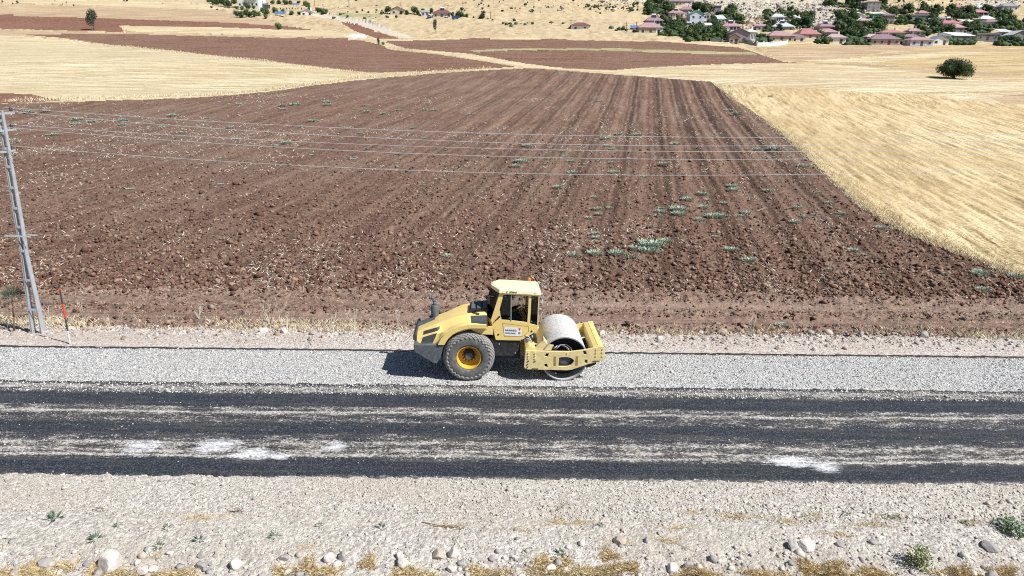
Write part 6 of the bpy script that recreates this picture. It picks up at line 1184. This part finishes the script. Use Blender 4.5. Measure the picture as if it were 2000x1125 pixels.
# villa and farm trees
k = 0
for (u, v, h, tone) in [(408, 5, 6, 'd'), (416, 8, 8, 'd'), (424, 9, 9, 'd'), (432, 11, 10, 'd'), (440, 12, 10, 'd'), (446, 13, 9, 'd'), (458, 8, 8, 'm'), (463, 19, 6, 'm'), (474, 20, 6, 'm'), (483, 17, 9, 'd'), (496, 17, 5, 'm'), (463, 33, 9, 'd'), (472, 34, 10, 'd'), (481, 33, 10, 'd'), (488, 32, 7, 'd'), (498, 33, 9, 'd'), (506, 32, 6, 'm'), (512, 22, 6, 'm'), (520, 29, 9, 'm'), (519, 35, 6, 'm'), (536, 24, 7, 'm'), (541, 26, 6, 'm'), (553, 27, 7, 'm'), (570, 29, 7, 'm'), (558, 9, 7, 'd'), (545, 8, 6, 'd'), (533, 8, 6, 'm'), (568, 9, 7, 'd'), (583, 8, 5, 'd'), (596, 11, 7, 'm'), (602, 16, 8, 'm'), (585, 30, 6, 'd'), (604, 22, 7, 'd'),
   (619, 23, 6, 'd'), (625, 25, 7, 'd'), (632, 28, 8, 'd'), (637, 27, 7, 'd'), (545, 57, 9, 'm')]:
    k += 1; where = 'left of the white villa' if u < 460 else ('in front of the white villa' if u < 512 else ('in the villa orchard by the blue solar racks' if u < 590 else ('around the white hut' if u < 615 else 'right of the white hut by the dirt road')))
    if u == 545 and v == 57: where = 'standing alone at the tip of the red soil strip'
    tree(u, v+1, h*1.45, h*1.9, {'d': 'dark green', 'm': 'mid green'}[tone], '%s %s tree %s' % ('small' if h < 8 else 'medium', {'d': 'dark', 'm': 'leafy green'}[tone], where), 'trees around the white villa', trunk=.12)
for (u, h) in [(541, 4), (548, 5), (554, 4), (560, 5), (566, 5), (571, 5), (577, 4), (582, 5), (589, 5), (594, 4)]: tree(u, 20, h, h*.6, 'dark green', 'tiny cypress in the even row beside the villa orchard', 'cypresses in a row', 'tree', .05, 'cypress_tree')
for (u, v, h, tone, lb) in [(757, 27, 11, 'd', 'dark bushy tree touching the left end of the pale barn'), (785, 29, 6, 'd', 'low dark tree in front of the pale barn door'), (795, 29, 7, 'd', 'low dark tree at the right end of the pale barn'), (809, 28, 12, 'd', 'tallest dark tree between the barn and the cube hut'), (816, 29, 9, 'd', 'dark tree touching the cube hut on its left'), (842, 28, 9, 'd', 'dark tree touching the cube hut on its right'), (826, 24, 6, 'd', 'dark tree behind the cube hut'), (852, 33, 7, 'd', 'dark shrubbery at the left porch of the farmhouse'), (862, 34, 6, 'd', 'dark shrubbery before the farmhouse door'),
   (876, 35, 7, 'd', 'dark tree at the right corner of the farmhouse'), (885, 33, 7, 'd', 'dark tree behind the blue truck'), (897, 37, 12, 'd', 'tall dark tree right of the blue truck'), (903, 36, 8, 'd', 'dark tree right of the tall one by the truck'), (911, 37, 8, 'm', 'lone green tree in the row right of the farmhouse'), (925, 37, 5, 'd', 'tiny tree second in the row right of the farmhouse'), (937, 38, 5, 'd', 'tiny tree third in the row right of the farmhouse'), (943, 39, 11, 'g', 'grey green tree in the row right of the farmhouse'), (953, 40, 4, 'd', 'tiny tree last in the row right of the farmhouse'), (774, 36, 5, 'd', 'dark bush on the bank below the pale barn'), (708, 22, 4, 'd', 'dark round bush on the slope above the dirt road'), (696, 3, 5, 'd', 'dark bush at the top edge above the dirt road')]:
    tree(u, v, h*1.25, h*1.5, {'d': 'dark green', 'm': 'mid green', 'g': 'grey green'}[tone], lb, 'trees around the far farm', trunk=.1)
# separate trees with finer crowns
def big_tree(u, v, hpx, wpx, mats, label, seed, trunk, nb, nl, ls, squash=.8, lean=0, core=True, name='field_tree'):
    p = at(u, v); s = depth(p)/FOC; H2, W2 = hpx*s*1.05, wpx*s/2; root = empty(name, p[:], 0, label, 'tree'); me = crown_mesh(seed, mats, nb, nl, squash, ls, core, .15, .8 if wpx > 60 else .58, .72 if wpx > 60 else 1.0); c = bpy.data.objects.new('crown', me); COL.objects.link(c); c.parent = root; c.scale = (W2, W2, H2*(1-trunk)/1.2); c.location = (lean, 0, H2*trunk)
    rr_ = random.Random(seed); mb = MB().tube([(0, 0, -.4), (lean*.3, 0, H2*trunk*.6), (lean*.8, 0, H2*(trunk+.2))], [W2*.10, W2*.08, W2*.06], 9)
    for k in range(9): a = rr_.uniform(0, 6.28); z = H2*rr_.uniform(trunk*.8, trunk+.25); mb.cyl((lean*.7, 0, z), (lean+math.cos(a)*W2*.7, math.sin(a)*W2*.7, z+H2*rr_.uniform(.1, .4)), W2*.035, 6, W2*.012)
    mb.build('trunk', TRK, root, True); return root
big_tree(1862, 153, 37, 74, [LFD, LFO, LFM], 'broad dark green oak standing alone on the golden hill at right', 5, .05, 26, 330, .055, .8)
big_tree(184, 58, 34, 26, [LFG, LFO], 'grey green tree with forked crown alone by the brown strips at left', 6, .28, 9, 150, .12, .9, -.3, False)
big_tree(852, 64, 22, 12, [LFG, LFO], 'small grey green tree on a bent trunk alone on the fallow slope', 7, .35, 6, 130, .15, 1.0, -.5, False)
big_tree(739, 88, 12, 9, [LFG, LFO], 'grey scrub tree at the meeting of the two far ploughed fields', 8, .1, 5, 100, .16, .9, 0, False)
big_tree(748, 88, 7, 9, [LFG, LFO], 'low grey scrub right of the grey scrub tree', 9, .05, 5, 80, .16, .6, 0, False)
def bare(u, v, hpx, label, seed):
    p = at(u, v); H2 = hpx*depth(p)/FOC; rr_ = random.Random(seed); mb = MB(); tb = MB()
    def br(a, d, L, r, lv, tgt):
        b = a+d*L; tgt.cyl(a, b, r, 5, r*.6)
        if lv == 0: return
        for _ in range(4): br(b if rr_.random() < .6 else a+d*L*.7, (d+Vector((rr_.uniform(-.75, .75), rr_.uniform(-.75, .75), rr_.uniform(-.2, .5)))).normalized(), L*rr_.uniform(.55, .8), r*.6, lv-1, mb)
    br(Vector((0, 0, -.3)), Vector((0, 0, 1)), H2*.32, H2*.035, 4, tb); root = empty('bare_tree', p[:], 0, label, 'tree'); tb.build('trunk', PTRK, root); mb.build('branches', PTRK, root)
bare(1462, 48, 24, 'bare pale tree left of two others below the rocky slope', 1); bare(1477, 51, 24, 'bare pale tree in the middle of three below the rocky slope', 2); bare(1488, 50, 22, 'bare brownish tree right of two others below the rocky slope', 3)
ug = []
for (u0, v0, u1, v1, n, h, tn) in clusters:
    for _ in range(int((u1-u0)*(v1-v0)*.30)+12):
        u = rr.uniform(u0-3, u1+3); v = rr.uniform(v0, v1)
        if any(abs(u-h_[0]) < h_[2]*.5 and h_[1]-h_[3]*.6 < v < h_[1]+1.5 for h_ in HOUSES): continue
        ug.append(at(u, v)[:])
P = np.array(ug); P[:, 2] = gz(P[:, 0], P[:, 1])[0]; scatter_stones('orchard_undergrowth', P, np.minimum(RNG.gamma(2.0, .26, len(P))+.3, 1.3), [LFD, LFM, LFD], 'low green garden growth between the village houses', 'undergrowth', lo=False, flat=.75)
# scrub on the slopes: too many and too small to count
sc_p = []
for (u0, v0, u1, v1, n) in [(900, 0, 1240, 30, 60), (1140, 10, 1250, 24, 60), (1400, 0, 1640, 30, 40), (1640, 0, 2000, 14, 60), (400, 0, 460, 20, 14), (640, 14, 760, 40, 30), (0, 0, 400, 12, 10), (1190, 60, 1240, 64, 12), (960, 40, 1110, 55, 16)]:
    for _ in range(n): q = at(rr.uniform(u0, u1), rr.uniform(v0, v1)); sc_p.append(q[:])
P = np.array(sc_p); P[:, 2] = gz(P[:, 0], P[:, 1])[0]; scatter_stones('scrub', P, np.minimum(RNG.gamma(2.0, .22, len(P))+.2, .85), [LFO, LFD, LFG], 'dark low scrub dotted over the dry slopes', 'scrub', lo=False, flat=.8)
# labels: tell look-alike trees with one label apart by their place in the photo
def relabel(lb, lst):
    lst.sort(key=lambda q: q[1]); n = len(lst); base_ = lb.split(' ')
    if n == 2: w_ = ['left', 'right']
    elif n == 3: w_ = ['left', 'middle', 'right']
    else:
        w_ = ['leftmost', 'second', 'third', 'fourth', 'fifth', 'sixth', 'seventh', 'eighth', 'ninth', 'tenth', 'eleventh', 'twelfth', 'thirteenth', 'fourteenth', 'fifteenth', 'sixteenth', 'seventeenth', 'eighteenth', 'nineteenth', 'twentieth'][:n]; w_[-1] = 'rightmost'
        if len(base_) <= 13: w_ = [w_[0]]+[q+' from left' for q in w_[1:-1]]+[w_[-1]]
    for (o, u, v), q in zip(lst, w_): o['label'] = ' '.join((q.split(' ')+base_)[:16])
for lb, lst in TREEL.items():
    if len(lst) > 1: relabel(lb, lst)
wl = {}
for o in COL.objects:
    if o.name.startswith('weed_clump'): wl.setdefault(o['label'], []).append((o, proj(*o.location)[0], 0))
for lb, lst in wl.items():
    if len(lst) > 1: relabel(lb, lst)
